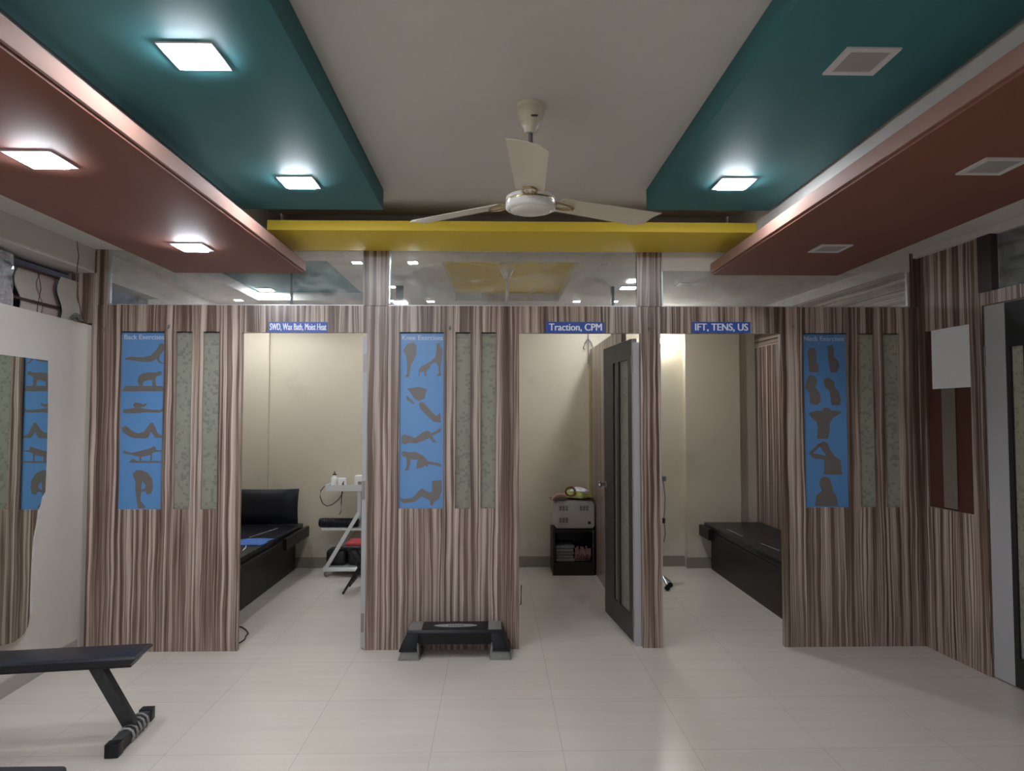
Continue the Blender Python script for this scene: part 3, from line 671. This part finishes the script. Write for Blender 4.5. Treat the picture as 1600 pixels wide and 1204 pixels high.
b = bm_(); c = lx(121, 499, -2.68)
for i in range(12):
    a = random.uniform(0, 6.28); tube(b, [c+Vector((0, .05*math.cos(a+q), .018+.022*math.sin(a*1.7+q))) + Vector((.012*math.sin(i+q), 0, 0)) for q in (0, .8, 1.6, 2.4)], .0035, 5)
tag(obj('plaster_clump', b, M['towel'], smooth=True), 'crumpled grey clump lying at the top corner of the left wall', 'clump')

# nails on the partition
for i, (x, y, lab) in enumerate(((163, 514, 'small hook on the laminate just right of the left wall corner'), (265, 509, 'small hook between the back exercises poster and the slit pane'),
        (703, 511, 'small hook right of the knee exercises poster'), (1015, 512, 'small hook on the post between the middle and right doorways'), (1238, 509, 'small hook left of the neck exercises poster'))):
    p = onY(x, y, D); b = bm_(); tube(b, [(p.x, D, p.z), (p.x, D-.018, p.z-.002), (p.x, D-.024, p.z-.012), (p.x, D-.018, p.z-.020)], .0035, 6)
    tube(b, [(p.x, D-.004, p.z+.008), (p.x, D-.004, p.z-.010)], .006, 8)
    tag(obj('wall_hook', b, M['dark_steel'], smooth=True), lab, 'hook', 'small hooks along the partition header')

# ------------------------------------------------------------ cubicle 1: couch
def rough_pad(bm, x0, x1, y0, y1, z0, z1, amp=.004): return box(bm, x0, x1, y0, y1, z0, z1)
cx1 = onZ(466, 885, 0).x
t = thing('treatment_couch', 'black padded treatment couch on a dark base in the left cubicle', 'couch', (cx1-.36, 6.1, 0))
ox, oy = cx1-.36, 6.1
def loc(bm, ox, oy, oz=0): return shift(bm, (-ox, -oy, -oz))
cy0, cy1 = 5.05, YB-.04
b = bm_(); box(b, -2.64, cx1, cy0, cy1-.01, 0, .36); obj('base', loc(b, ox, oy), M['dark_wood'], t)
for y in (5.6, 6.25): obj('door_gap', loc(B(cx1, cx1+.0015, y, y+.004, .02, .35), ox, oy), M['dark'], t)
b = bm_(); box(b, -2.64, cx1+.10, cy0, cy1, .36, .395); box(b, cx1+.10, cx1+.13, 6.35, cy1, .32, .42); obj('top_board', loc(b, ox, oy), M['dark_wood'], t)
b = bm_(); box(b, -2.63, cx1+.075, cy0, cy1-.01, .395, .45); obj('mattress', loc(b, ox, oy), M['black_vinyl'], t, bevel=.012)
b = bm_(); tube(b, [(cx1-.16, 6.25, .452), (cx1-.07, 6.75, .452)], .004, 6); obj('seam', loc(b, ox, oy), M['towel'], t)
# back cushion
bk0 = -2.62; bk1 = onY(467, 790, YB-.12).x
b = bm_(); nx, nz = 14, 10; g = {}
zc0, zc1 = .452, onY(420, 763, YB-.1).z
for s in (0, 1):
    for i in range(nx+1):
        for k in range(nz+1):
            u, v = i/nx, k/nz; bul = (1-(2*u-1)**4)*(1-(2*v-1)**4); 
            yy = YB-.11+.03*(1-v)*-1 + (-.045*bul if s == 0 else .03*bul)
            g[s, i, k] = b.verts.new((bk0+(bk1-bk0)*u + .01*math.sin(v*3.1)*(u-.5)*-2, yy, zc0+(zc1-zc0)*v-.012*math.sin(u*math.pi)*(v)*.6))
for s in (0, 1):
    for i in range(nx):
        for k in range(nz):
            f = [g[s, i, k], g[s, i+1, k], g[s, i+1, k+1], g[s, i, k+1]]; b.faces.new(f if s == 0 else f[::-1])
bmesh.ops.remove_doubles(b, verts=b.verts, dist=1e-4); bmesh.ops.recalc_face_normals(b, faces=b.faces)
tag(obj('back_cushion', b, M['black_vinyl'], smooth=True), 'upright black vinyl cushion leaning on the back wall of the left cubicle', 'cushion')
# blue cloth on the couch
def cloth(name, x0, x1, y0, y1, z, m, lab, cat, amp=.01, n=16, seed=1, dy=.04, group=None):
    rnd = random.Random(seed); b = bm_(); ph = [rnd.uniform(0, 6) for _ in range(6)]
    def hgt(u, v): return z+amp*(1+math.sin(u*7+ph[0]+v*3)*.5+math.sin(v*11+ph[1]+u*4)*.5)*(.25+.75*math.sin(math.pi*u)**.5*math.sin(math.pi*v)**.5)
    vt = {}; 
    for i in range(n+1):
        for k in range(n+1):
            u, v = i/n, k/n; x = x0+(x1-x0)*u+math.sin(v*9+ph[2])*dy*.3; y = y0+(y1-y0)*v+math.sin(u*8+ph[3])*dy*.5
            vt[i, k] = (b.verts.new((x, y, hgt(u, v)+.002)), b.verts.new((x, y, z)))
    for i in range(n):
        for k in range(n):
            b.faces.new((vt[i, k][0], vt[i+1, k][0], vt[i+1, k+1][0], vt[i, k+1][0])); b.faces.new((vt[i, k][1], vt[i, k+1][1], vt[i+1, k+1][1], vt[i+1, k][1]))
    for i in range(n):
        for k in (0, n): b.faces.new((vt[i, k][0], vt[i, k][1], vt[i+1, k][1], vt[i+1, k][0])); b.faces.new((vt[k, i][0], vt[k, i+1][0], vt[k, i+1][1], vt[k, i][1]))
    bmesh.ops.recalc_face_normals(b, faces=b.faces)
    return tag(obj(name, b, m, smooth=True), lab, cat, group)
p = onZ(425, 843, .45); q = onZ(380, 853, .45)
cloth('blue_cloth', -2.36, p.x, q.y, p.y+.02, .4505, M['blue_cloth'], 'folded blue cloth lying on the black couch of the left cubicle', 'cloth', .014)
b = bm_(); tube(b, [onZ(388, 850, .47)+Vector((0, -.05, 0)), onZ(384, 855, .456), onZ(379, 860, .456)], .004, 6); tag(obj('drawstring', b, M['sign_white']), 'white string trailing from the blue cloth on the couch', 'string')

# cable on the floor at the left panel
b = bm_(); tube(b, [onZ(x, y, .006) for x, y in ((370, 978), (378, 979), (385, 984), (388, 989), (384, 993), (382, 999), (374, 1004))], .0045, 6)
tag(obj('floor_cable', b, M['cable'], smooth=True), 'short loop of black cable on the floor at the left doorway', 'cable')

# ------------------------------------------------------------ trolley in cubicle 1
tx0 = onY(510, 850, 6.85).x; tx1 = tx0+.52; ty0, ty1 = 6.72, 7.06
t = thing('equipment_trolley', 'white metal trolley with slanted frame at the back of the left cubicle', 'trolley', (tx0+.26, 6.89, 0)); ox, oy = tx0+.26, 6.89
b = bm_()
def bar(bm, a, c, hw, hd):   # bar in an xz plane
    a, c = Vector(a), Vector(c); d = (c-a).normalized(); n = Vector((-d.z, 0, d.x))*hw; y = Vector((0, hd, 0))
    hexa(bm, [a-n-y, c-n-y, c-n+y, a-n+y, a+n-y, c+n-y, c+n+y, a+n+y]); bmesh.ops.recalc_face_normals(bm, faces=bm.faces)
for y in (ty0, ty1-.03):
    for ch, lab in ((0, ''),):
        bar(b, (tx0+.02, y+.015, .075), (tx0+.33, y+.015, .60), .018, .015); bar(b, (tx0+.33, y+.015, .60), (tx0+.33, y+.015, .80), .018, .015)
        box(b, tx0, tx1, y, y+.03, .055, .095); box(b, tx0+.48, tx1, y, y+.03, .095, .80)
obj('frame', loc(b, ox, oy), M['white_metal'], t, bevel=.003)
zs = onY(530, 758, 6.8).z
b = bm_(); box(b, tx0+.02, tx1+.02, ty0-.02, ty1+.02, zs-.045, zs-.02); box(b, tx0+.02, tx1+.02, ty0-.02, ty0-.012, zs-.02, zs+.012); box(b, tx0+.02, tx0+.028, ty0-.012, ty1+.02, zs-.02, zs+.012); obj('top_tray', loc(b, ox, oy), M['white_metal'], t)
zm = onY(540, 823, 6.8).z
b = bm_(); box(b, tx0-.02, tx1, ty0+.002, ty1-.002, zm-.02, zm); obj('middle_shelf', loc(b, ox, oy), M['white_metal'], t)
b = bm_(); box(b, tx0+.05, tx1-.01, ty0+.032, ty1-.032, .085, .095); obj('bottom_shelf', loc(b, ox, oy), M['white_metal'], t)
for x in (tx0+.03, tx1-.03):
    for y in (ty0+.03, ty1-.03):
        b = bm_(); lathe(b, [(.02, -.011), (.025, -.008), (.025, .008), (.02, .011)], (x-ox, y-oy, .0255), 16, 'Y'); box(b, x-ox-.006, x-ox+.006, y-oy-.014, y-oy+.014, .045, .056); obj('caster', b, M['dark_steel'], t, smooth=True)
# things on it
b = bm_(); x = onY(523, 750, 6.8).x; box(b, x-.03, x+.03, 6.76, 6.82, zs-.02, zs+.095)
tg = thing('spray_bottle', 'white bottle with a dark pump standing on the top tray of the trolley', 'bottle', (x, 6.79, zs-.02))
b = bm_(); lathe(b, [(.030, 0), (.032, .01), (.032, .08), (.026, .10), (.012, .112), (.012, .12)], n=20); obj('body', b, M['ivory'], tg, smooth=True)
b = bm_(); lathe(b, [(.02, .12), (.02, .128), (.006, .132), (.004, .155)], n=12); obj('pump', b, M['black_plastic'], tg, smooth=True)
x = onY(533, 750, 6.8).x
tg = thing('adapter_box', 'small white power box with black cables on the trolley tray', 'power box', (x, 6.80, zs-.02))
obj('body', B(-.025, .05, -.035, .035, 0, .09), M['ivory'], tg, bevel=.006)
b = bm_(); tube(b, [(.03, -.036, .06), (.035, -.075, .03), (.03, -.085, -.05), (.0, -.085, -.10), (-.06, -.085, -.15), (-.11, -.085, -.165), (-.15, -.085, -.14), (-.175, -.085, -.08), (-.17, -.085, -.02), (-.14, -.06, .02)], .0045, 6)
tube(b, [(.03, -.075, .05), (.025, -.08, -.05), (.02, -.08, -.15), (.018, -.075, -.22), (.0, -.06, -.245)], .004, 6); obj('cable', b, M['cable'], tg, smooth=True)
x = onY(564, 750, 6.8).x
tg = thing('control_unit', 'white control unit with a round metal knob at the right of the trolley tray', 'control unit', (x, 6.82, zs-.02)); obj('case', B(-.055, .07, -.06, .05, 0, .115), M['ivory'], tg, bevel=.008)
b = bm_(); box(b, -.02, .02, -.061, -.0601, .03, .06); obj('panel', b, M['grey_plastic'], tg)
xa_, xb_2 = onY(498, 810, 6.78).x, onY(560, 810, 6.78).x; r = .042
b = bm_(); lathe(b, [(.0, xa_), (r*.8, xa_), (r, xa_+.01), (r, xb_2-.01), (r*.8, xb_2), (0, xb_2)], (0, 6.80, zm+r+.0005), 28, 'X')
for i in range(16):
    x = xa_+.02+(xb_2-xa_-.04)*i/15; lathe(b, [(r, x-.005), (r+.0035, x), (r, x+.005)], (0, 6.80, zm+r+.0005), 24, 'X')
tag(obj('foam_roller', b, M['black_plastic'], smooth=True), 'black ribbed roller lying on the middle shelf of the trolley', 'roller')
for x0, x1, lab in ((512, 543, 'black rounded case on the trolley base, left of two'), (545, 572, 'black rounded case on the trolley base, right of two')):
    a, c = onY(x0, 870, 6.86).x, onY(x1, 870, 6.86).x
    tag(obj('carry_case', B(a, c, 6.78, 6.98, .096, .245), M['black_metal'], None, bevel=.04, seg=4), lab, 'case', 'black cases on the trolley base')
# folding stool
sx = onY(566, 845, 6.25).x
t = thing('folding_stool', 'folding stool with a red seat and black legs beside the trolley', 'stool', (sx, 6.2, 0)); zt = onY(560, 846, 6.2).z
b = bm_(); box(b, -.11, .13, -.12, .12, zt-.02, zt+.01); obj('seat', b, M['red'], t, bevel=.01)
b = bm_(); tube(b, [(-.125, -.13, zt-.022), (.13, -.13, zt-.022), (.13, .13, zt-.022), (-.125, .13, zt-.022), (-.125, -.13, zt-.022)], .009, 8); obj('seat_rim', b, M['black_metal'], t, smooth=True)
for y in (-.13, .13):
    b = bm_(); tube(b, [(.11, y, zt-.022), (-.125, y, .01)], .010, 8); obj('leg', b, M['black_metal'], t, smooth=True)
    b = bm_(); tube(b, [(-.10, y*.85, zt-.022), (.13, y*.85, .01)], .010, 8); obj('leg', b, M['black_metal'], t, smooth=True)
b = bm_(); tube(b, [(-.06, -.13, .085), (-.06, .13, .085)], .008, 8); obj('foot_rung', b, M['black_metal'], t, smooth=True)

# ------------------------------------------------------------ cubicle 2: cabinet, machine, clothes
ca = onZ(864, 899, 0); cxa, cxb = ca.x, DX-.016; cyf = ca.y; cyb = cyf+.34
zc = onY(890, 828, cyf).z
t = thing('open_cabinet', 'small black open-fronted cabinet in the middle cubicle', 'cabinet', ((cxa+cxb)/2, (cyf+cyb)/2, 0)); ox, oy = (cxa+cxb)/2, (cyf+cyb)/2
b = bm_(); q = .022
box(b, cxa, cxa+q, cyf, cyb, 0, zc); box(b, cxb-q, cxb, cyf, cyb, 0, zc); box(b, cxa+q, cxb-q, cyf, cyb, zc-q, zc); box(b, cxa+q, cxb-q, cyb-.01, cyb, 0, zc-q)
box(b, cxa+q, cxb-q, cyf, cyb-.01, .10, .12); box(b, cxa+q, cxb-q, cyf, cyf+.015, 0, .10); obj('carcass', loc(b, ox, oy), M['dark_wood'], t, bevel=.002)
obj('plinth_panel', loc(B(cxa+q, cxb-q, cyf+.015, cyf+.02, 0, .10), ox, oy), M['dark_wood'], t)
for i in range(5):
    z = .121+.031*i; b = bm_(); box(b, cxa+.03, cxa+.21-.01*(i % 2), cyf+.03+.01*(i % 3), cyb-.03, z, z+.029)
    tag(obj('folded_towel', b, M['towel'], None, bevel=.012, seg=3), 'grey folded towel in the small stack inside the black cabinet', 'towel', 'grey towels stacked in the black cabinet')
b = bm_()
for i in range(9):
    x = cxa+.22+.017*i; h = .12+.02*math.sin(i*2.3)
    tube(b, [(x-.01, cyf+.05, .128), (x, cyf+.035, .13+h*.5), (x+.004, cyf+.05, .125+h), (x+.012, cyf+.10, .13+h*.9), (x+.012, cyf+.16, .13)], [.007, .010, .011, .010, .008], 8)
tag(obj('bunched_towel', b, M['pink_towel'], smooth=True), 'bunched pink towel in the right half of the black cabinet', 'towel')
# machine
ma, mb = onY(867, 800, cyf+.02).x, onY(929, 800, cyf+.02).x; mh = onY(900, 782, cyf+.02).z-zc
t = thing('therapy_machine', 'grey boxy therapy machine with vent slots on the black cabinet', 'machine', ((ma+mb)/2, cyf+.16, zc)); hw = (mb-ma)/2
b = bm_(); prof = [(-hw+.02, .012), (hw-.02, .012), (hw, .035), (hw, mh-.03), (hw-.03, mh), (-hw+.03, mh), (-hw, mh-.03), (-hw, .035)]
prism(b, [(x, -.135, z) for x, z in prof], (0, .28, 0)); obj('case', b, M['machine'], t, bevel=.006)
for cx_, cz_ in ((-.105, .20), (.09, .20), (-.105, .09)):
    b = bm_()
    for i in range(4):
        for j in range(3): x, z = cx_+(j-1)*.030, mh*cz_/.27+(i-1.5)*.012; box(b, x-.011, x+.011, -.137, -.134, z-.003, z+.003)
    obj('vent_slots', b, M['dark'], t)
b = bm_(); lathe(b, [(.015, -.142), (.015, -.134)], (hw-.05, 0, mh*.24), 16, 'Y'); obj('power_socket', b, M['dark'], t, smooth=True)
for x in (-hw+.05, hw-.05):
    for y in (-.09, .09): obj('foot', lathe(bm_(), [(.014, 0), (.014, .013)], (x, y, 0), 12), M['dark'], t)
# clothes on the machine
ztp = zc+mh
cloth('green_cloth', ma+.10, mb-.02, cyf+.05, cyf+.26, ztp+.022, M['green_cloth'], 'crumpled lime green cloth on top of the therapy machine', 'cloth', .035, 20, 5, .08)
cloth('dark_cloth', ma-.02, mb-.01, cyf+.035, cyf+.28, ztp+.001, M['dark_cloth'], 'dark patterned cloth lying under the green cloth on the machine', 'cloth', .008, 18, 3, .06)
b = bm_(); tube(b, [(ma-.03, cyf+.02, ztp+.01), (ma+.01, cyf+.04, ztp+.05), (ma+.06, cyf+.05, ztp+.055), (ma+.11, cyf+.05, ztp+.045)], [.008, .016, .018, .01], 8); tag(obj('peach_strap', b, M['peach'], smooth=True), 'peach coloured strap at the left end of the clothes on the machine', 'strap')
b = bm_(); 
for k in range(24):
    a0 = k/24*2*math.pi
pts = [(ma+.15+.045*math.cos(a), cyf+.045+.01*math.sin(a*2), ztp+.085+.042*math.sin(a)) for a in [i/20*2*math.pi*.97 for i in range(21)]]
tube(b, pts, .010, 8); tag(obj('rolled_belt', b, mat('brown belt', (.20, .10, .05), .6), smooth=True), 'brown belt curled into a ring on the clothes pile', 'belt')
cloth('pale_cloth', ma+.17, mb-.05, cyf+.12, cyf+.26, ztp+.075, M['sign_white'], 'pale cloth on the very top of the clothes pile', 'cloth', .022, 14, 9, .05)
# small hooks and wire at the top of the divider
p = onY(919, 535, YB-.02); b = bm_()
tube(b, [p+Vector((0, 0, .10)), p+Vector((0, -.01, -.22))], .006, 6)
for s in (-1, 1): tube(b, [p+Vector((0, 0, .04)), p+Vector((s*.03, -.01, .0)), p+Vector((s*.05, -.01, -.06)), p+Vector((s*.03, -.01, -.07))], .006, 6)
tag(obj('cable_hook', b, M['towel'], smooth=True), 'hooked cord bundle high in the back corner of the middle cubicle', 'hook')
# green sofa edge / small thing behind middle panel
p = onZ(814, 946, .0); b = bm_(); tube(b, [(p.x-.03, p.y, .008), (p.x, p.y, .012), (p.x+.003, p.y+.01, .16)], .005, 6); tag(obj('thin_cord', b, M['rust'], smooth=True), 'thin brown cord standing against the edge of the middle doorway', 'cord')

# ------------------------------------------------------------ cubicle 3
ex = onZ(1108, 886, 0).x; t = thing('treatment_couch', 'black padded treatment couch on a black base in the right cubicle', 'couch', (ex+.28, 6.0, 0)); ox, oy = ex+.28, 6.0
cy0, cy1 = 4.95, YB-.11
wl = rw(YB)-.005
b = bm_(); box(b, ex, wl, cy0, cy1-.03, 0, .37); obj('base', loc(b, ox, oy), M['dark_wood'], t)
b = bm_(); box(b, ex-.07, wl, cy0, cy1, .37, .40); box(b, ex-.11, ex-.07, 6.72, cy1, .33, .43); obj('top_board', loc(b, ox, oy), M['dark_wood'], t)
b = bm_(); box(b, ex-.065, wl, cy0, cy1-.01, .40, .455); obj('mattress', loc(b, ox, oy), M['black_vinyl'], t, bevel=.012)
for (a, c) in (((1137, 827), (1161, 838)), ((1190, 849), (1218, 860))):
    b = bm_(); A_, B_ = onZ(*a, .457), onZ(*c, .457); tube(b, [A_, B_], .004, 6); obj('seam', loc(b, ox, oy), M['towel'], t)
p = onY(1037, 532, 7.05)
t = thing('wall_bulb', 'glowing round white bulb high on the back wall of the right cubicle', 'lamp', (p.x, YB, p.z))
b = bm_(); lathe(b, [(.04, 0), (.04, -.012), (.022, -.02), (.022, -.05)], n=20, axis='Y'); obj('holder', b, M['ivory'], t, smooth=True)
b = bm_(); lathe(b, [(.018, -.05), (.028, -.058), (.034, -.075), (.034, -.09), (.026, -.107), (.012, -.116), (0, -.118)], n=20, axis='Y'); obj('bulb', b, M['bulb_on'], t, smooth=True)
# stand peeking out beside the post
p = onZ(1036, 930, 0); sx, sy = p.x-.015, p.y+.25
t = thing('drip_stand', 'metal stand with hanging leads half hidden behind the post of the right doorway', 'stand', (sx+.06, sy, 0)); 
b = bm_(); tube(b, [(0, 0, .05), (0, 0, .97)], .011, 10); obj('pole', b, M['steel'], t, smooth=True)
b = bm_(); box(b, -.03, .045, -.02, .02, .93, .975); obj('clamp', b, M['steel'], t, bevel=.004)
b = bm_(); tube(b, [(.02, -.02, .93), (.035, -.02, .8), (.03, -.02, .68), (.02, -.02, .60), (.035, -.02, .48), (.02, -.02, .40)], .003, 6); obj('lead', b, M['cable'], t, smooth=True)
b = bm_(); box(b, -.02, .035, -.02, .02, .565, .61); obj('junction', b, M['rust'], t, bevel=.004)
for a in range(4):
    b = bm_(); q = a*math.pi/2+.35; d = Vector((math.cos(q), math.sin(q), 0)); tube(b, [Vector((0, 0, .12)), d*.09+Vector((0, 0, .05))], .010, 8); obj('leg', b, M['alu'], t, smooth=True)
    b = bm_(); c = d*.09; lathe(b, [(.018, -.010), (.022, -.008), (.022, .008), (.018, .010)], (c.x, c.y, .0225), 14, 'Y'); obj('caster', b, M['black_plastic'], t, smooth=True)

# ------------------------------------------------------------ aerobic step
A_ = onZ(621, 1032, 0); B_ = onZ(799, 1031, 0); sw = B_.x-A_.x; syf = (A_.y+B_.y)/2; scx = (A_.x+B_.x)/2; sd = .245; SH = .180
t = thing('aerobic_step', 'black and grey aerobic step on the floor in front of the middle panel', 'exercise step', (scx, syf, 0))
b = bm_(); ht = .045   # riser feet
for s in (-1, 1):
    b = bm_(); xo, xi = s*sw/2, s*(sw/2-.135); xo2, xi2 = s*(sw/2-.018), s*(sw/2-.115)
    hexa(b, [(xo, 0, 0), (xi, 0, 0), (xi, sd, 0), (xo, sd, 0), (xo2, .01, .055), (xi2, .01, .055), (xi2, sd-.01, .055), (xo2, sd-.01, .055)])
    hexa(b, [(xi*1.0, .02, .0), (s*(sw/2-.125), .02, 0), (s*(sw/2-.125), sd-.02, 0), (xi, sd-.02, 0), (s*(sw/2-.125), .02, .10), (s*(sw/2-.105), .02, .10), (s*(sw/2-.105), sd-.02, .10), (s*(sw/2-.125), sd-.02, .10)])
    bmesh.ops.recalc_face_normals(b, faces=b.faces); obj('riser', b, M['grey_plastic'], t, bevel=.006)
hw = sw/2
b = bm_()   # body: sloping ends, flared legs, deck
TX = hw-.055
for s in (-1, 1):
    p0_, p1_, p2_, p3_ = s*(hw-.012), s*(hw-.112), s*(TX), s*(TX-.075)
    hexa(b, [(p0_, .006, .052), (p1_, .006, .052), (p1_, sd-.006, .052), (p0_, sd-.006, .052), (p2_, .022, SH-.015), (p3_, .022, SH-.015), (p3_, sd-.022, SH-.015), (p2_, sd-.022, SH-.015)])
    hexa(b, [(s*(hw-.006), .0, .052), (s*(hw-.118), .0, .052), (s*(hw-.118), sd, .052), (s*(hw-.006), sd, .052), (s*(hw-.008), .0, .064), (s*(hw-.116), .0, .064), (s*(hw-.116), sd, .064), (s*(hw-.008), sd, .064)])
hexa(b, [(-hw+.12, .03, .088), (hw-.12, .03, .088), (hw-.12, sd-.03, .088), (-hw+.12, sd-.03, .088), (-TX, .022, SH-.02), (TX, .022, SH-.02), (TX, sd-.022, SH-.02), (-TX, sd-.022, SH-.02)])
bmesh.ops.recalc_face_normals(b, faces=b.faces); obj('body', b, M['black_plastic'], t, bevel=.004)
b = bm_(); hexa(b, [(-TX-.006, .014, SH-.02), (TX+.006, .014, SH-.02), (TX+.006, sd-.014, SH-.02), (-TX-.006, sd-.014, SH-.02), (-TX+.004, .022, SH-.001), (TX-.004, .022, SH-.001), (TX-.004, sd-.022, SH-.001), (-TX+.004, sd-.022, SH-.001)])
obj('deck', b, M['black_plastic'], t, bevel=.004)
for s in (-1, 1):
    b = bm_(); xs_ = sorted((s*(TX-.006), s*(TX-.088))); box(b, xs_[0], xs_[1], .026, sd-.026, SH-.0015, SH+.001); o = obj('corner_grip', b, M['grey_plastic'], t, bevel=.001); o['label'] = 'grey grip pad at the end of the deck'
b = bm_(); prism(b, [(.135*math.cos(a), sd*.47+.034*math.sin(a), SH-.0008) for a in [i/40*2*math.pi for i in range(40)]], (0, 0, .0012)); lg = obj('oval_badge', b, mat('silver grey badge', (.30, .30, .29), .4), t)
bt = text_bm('STEP', .09, .018, .0004, .01)
# the badge lettering is a worn, unreadable mark: short dark bars in its place
bt.free(); b = bm_()
for i in range(6): box(b, -.045+i*.016, -.045+i*.016+.011, sd*.47-.008, sd*.47+.006, SH+.0004, SH+.0007)
obj('badge_mark', b, M['dark'], lg)

# ------------------------------------------------------------ weight bench at lower left
zb_ = .425
n1 = onZ(213, 1025.5, zb_); f1 = onZ(241, 1003, zb_); n0 = onZ(0, 1037, zb_)
dirv = Vector((n0.x-n1.x, n0.y-n1.y)).normalized(); ang = math.atan2(dirv.y, dirv.x)
per = Vector((-dirv.y, dirv.x)); 
wdt = abs(Vector((f1.x-n1.x, f1.y-n1.y)).dot(per))
t = thing('flat_bench', 'black padded flat exercise bench reaching in from the left edge', 'bench', (n1.x, n1.y, 0), ang)
s = -1 if per.dot(Vector((f1.x-n1.x, f1.y-n1.y))) < 0 else 1
# local: +x runs along the bench to the left, y*s runs away from the camera
skew = Vector((f1.x-n1.x, f1.y-n1.y)).dot(dirv)
def byc(q): return s*q*wdt
LB = .88; pt = .042
b = bm_(); P_ = [(0, byc(0)), (LB, byc(0)), (LB, byc(1)), (skew, byc(1))]
hexa(b, [(x+(.03 if x < .5 else -.03), y*.90+byc(.05), zb_-pt) for x, y in P_]+[(x, y, zb_-.012) for x, y in P_]); 
hexa(b, [(x, y, zb_-.012) for x, y in P_]+[(x+(.01 if x < .5 else -.01), y*.94+byc(.03), zb_) for x, y in P_])
bmesh.ops.recalc_face_normals(b, faces=b.faces); obj('pad', b, M['navy_vinyl'], t, bevel=.008)
obj('under_board', B(.03+skew*0, LB-.05, min(byc(.12), byc(.88)), max(byc(.12), byc(.88)), zb_-pt-.012, zb_-pt), M['black_metal'], t)
inv = t.matrix_world
def tolocal(p):
    v = Vector((p.x-n1.x, p.y-n1.y)); return Vector((v.dot(dirv), v.dot(per), p.z))
fa = tolocal(onZ(178, 1180, 0)); fb = tolocal(onZ(229, 1125, 0)); mid = (fa+fb)/2
fdir = (fb-fa).normalized(); Lf = .21
top = Vector((tolocal(onZ(141, 1043, zb_-.05)).x, byc(.5), zb_-pt-.012))
def beam(bm, a, c, w1, w2, side):
    a, c = Vector(a), Vector(c); d = (c-a).normalized(); u = Vector(side).normalized(); v = d.cross(u).normalized()
    u = v.cross(d)
    hexa(bm, [a-u*w1-v*w2, a+u*w1-v*w2, a+u*w1+v*w2, a-u*w1+v*w2, c-u*w1-v*w2, c+u*w1-v*w2, c+u*w1+v*w2, c-u*w1+v*w2]); bmesh.ops.recalc_face_normals(bm, faces=bm.faces)
for mirror_ in (0, 1):
    tp, md = top.copy(), mid.copy(); md.z = .03
    if mirror_: tp.x = LB-tp.x; md.x = LB-md.x
    b = bm_(); beam(b, tp, (md.x, md.y, .055), .028, .022, (1, 0, 0)); lg = obj('leg', b, M['worn_metal'], t, bevel=.003)
    b = bm_(); beam(b, (md.x-fdir.x*Lf, md.y-fdir.y*Lf, .030), (md.x+fdir.x*Lf, md.y+fdir.y*Lf, .030), .026, .026, (0, 0, 1)); ft = obj('foot_bar', b, M['worn_metal'], t, bevel=.003)
    for q in (-1, 1):
        b = bm_(); beam(b, (md.x+q*fdir.x*(Lf-.05), md.y+q*fdir.y*(Lf-.05), .030), (md.x+q*fdir.x*(Lf+.004), md.y+q*fdir.y*(Lf+.004), .030), .0295, .0295, (0, 0, 1)); obj('rubber_cap', b, M['black_plastic'], ft, bevel=.004)
    b = bm_()
    for i in range(5):
        c_ = Vector((md.x, md.y, .03))+fdir*(-.06+.04*i); u = Vector((fdir.y, -fdir.x, 0)); r_ = .031+.003*random.random()
        lp = [c_+u*math.cos(a)*r_*1.15+Vector((0, 0, max(-.029, math.sin(a)*r_*1.12))) for a in [k/10*2*math.pi for k in range(11)]]
        tube(b, lp, .006, 6)
    if not mirror_: obj('wrapped_plastic', b, mat('dusty cling wrap', (.30, .29, .27), .45, noise=.4, nscale=60), ft, smooth=True)
# dark mat at the lower left corner
c1 = onZ(107, 1194, .10)
t = tag(obj('floor_mat', B(-2.4, c1.x, c1.y-.55, c1.y, 0, .10), mat('dark grey mat fabric', (.03, .028, .03), .7, noise=.3, nscale=20), None, bevel=.02, seg=3), 'thick dark grey mat on the floor at the lower left corner', 'mat')
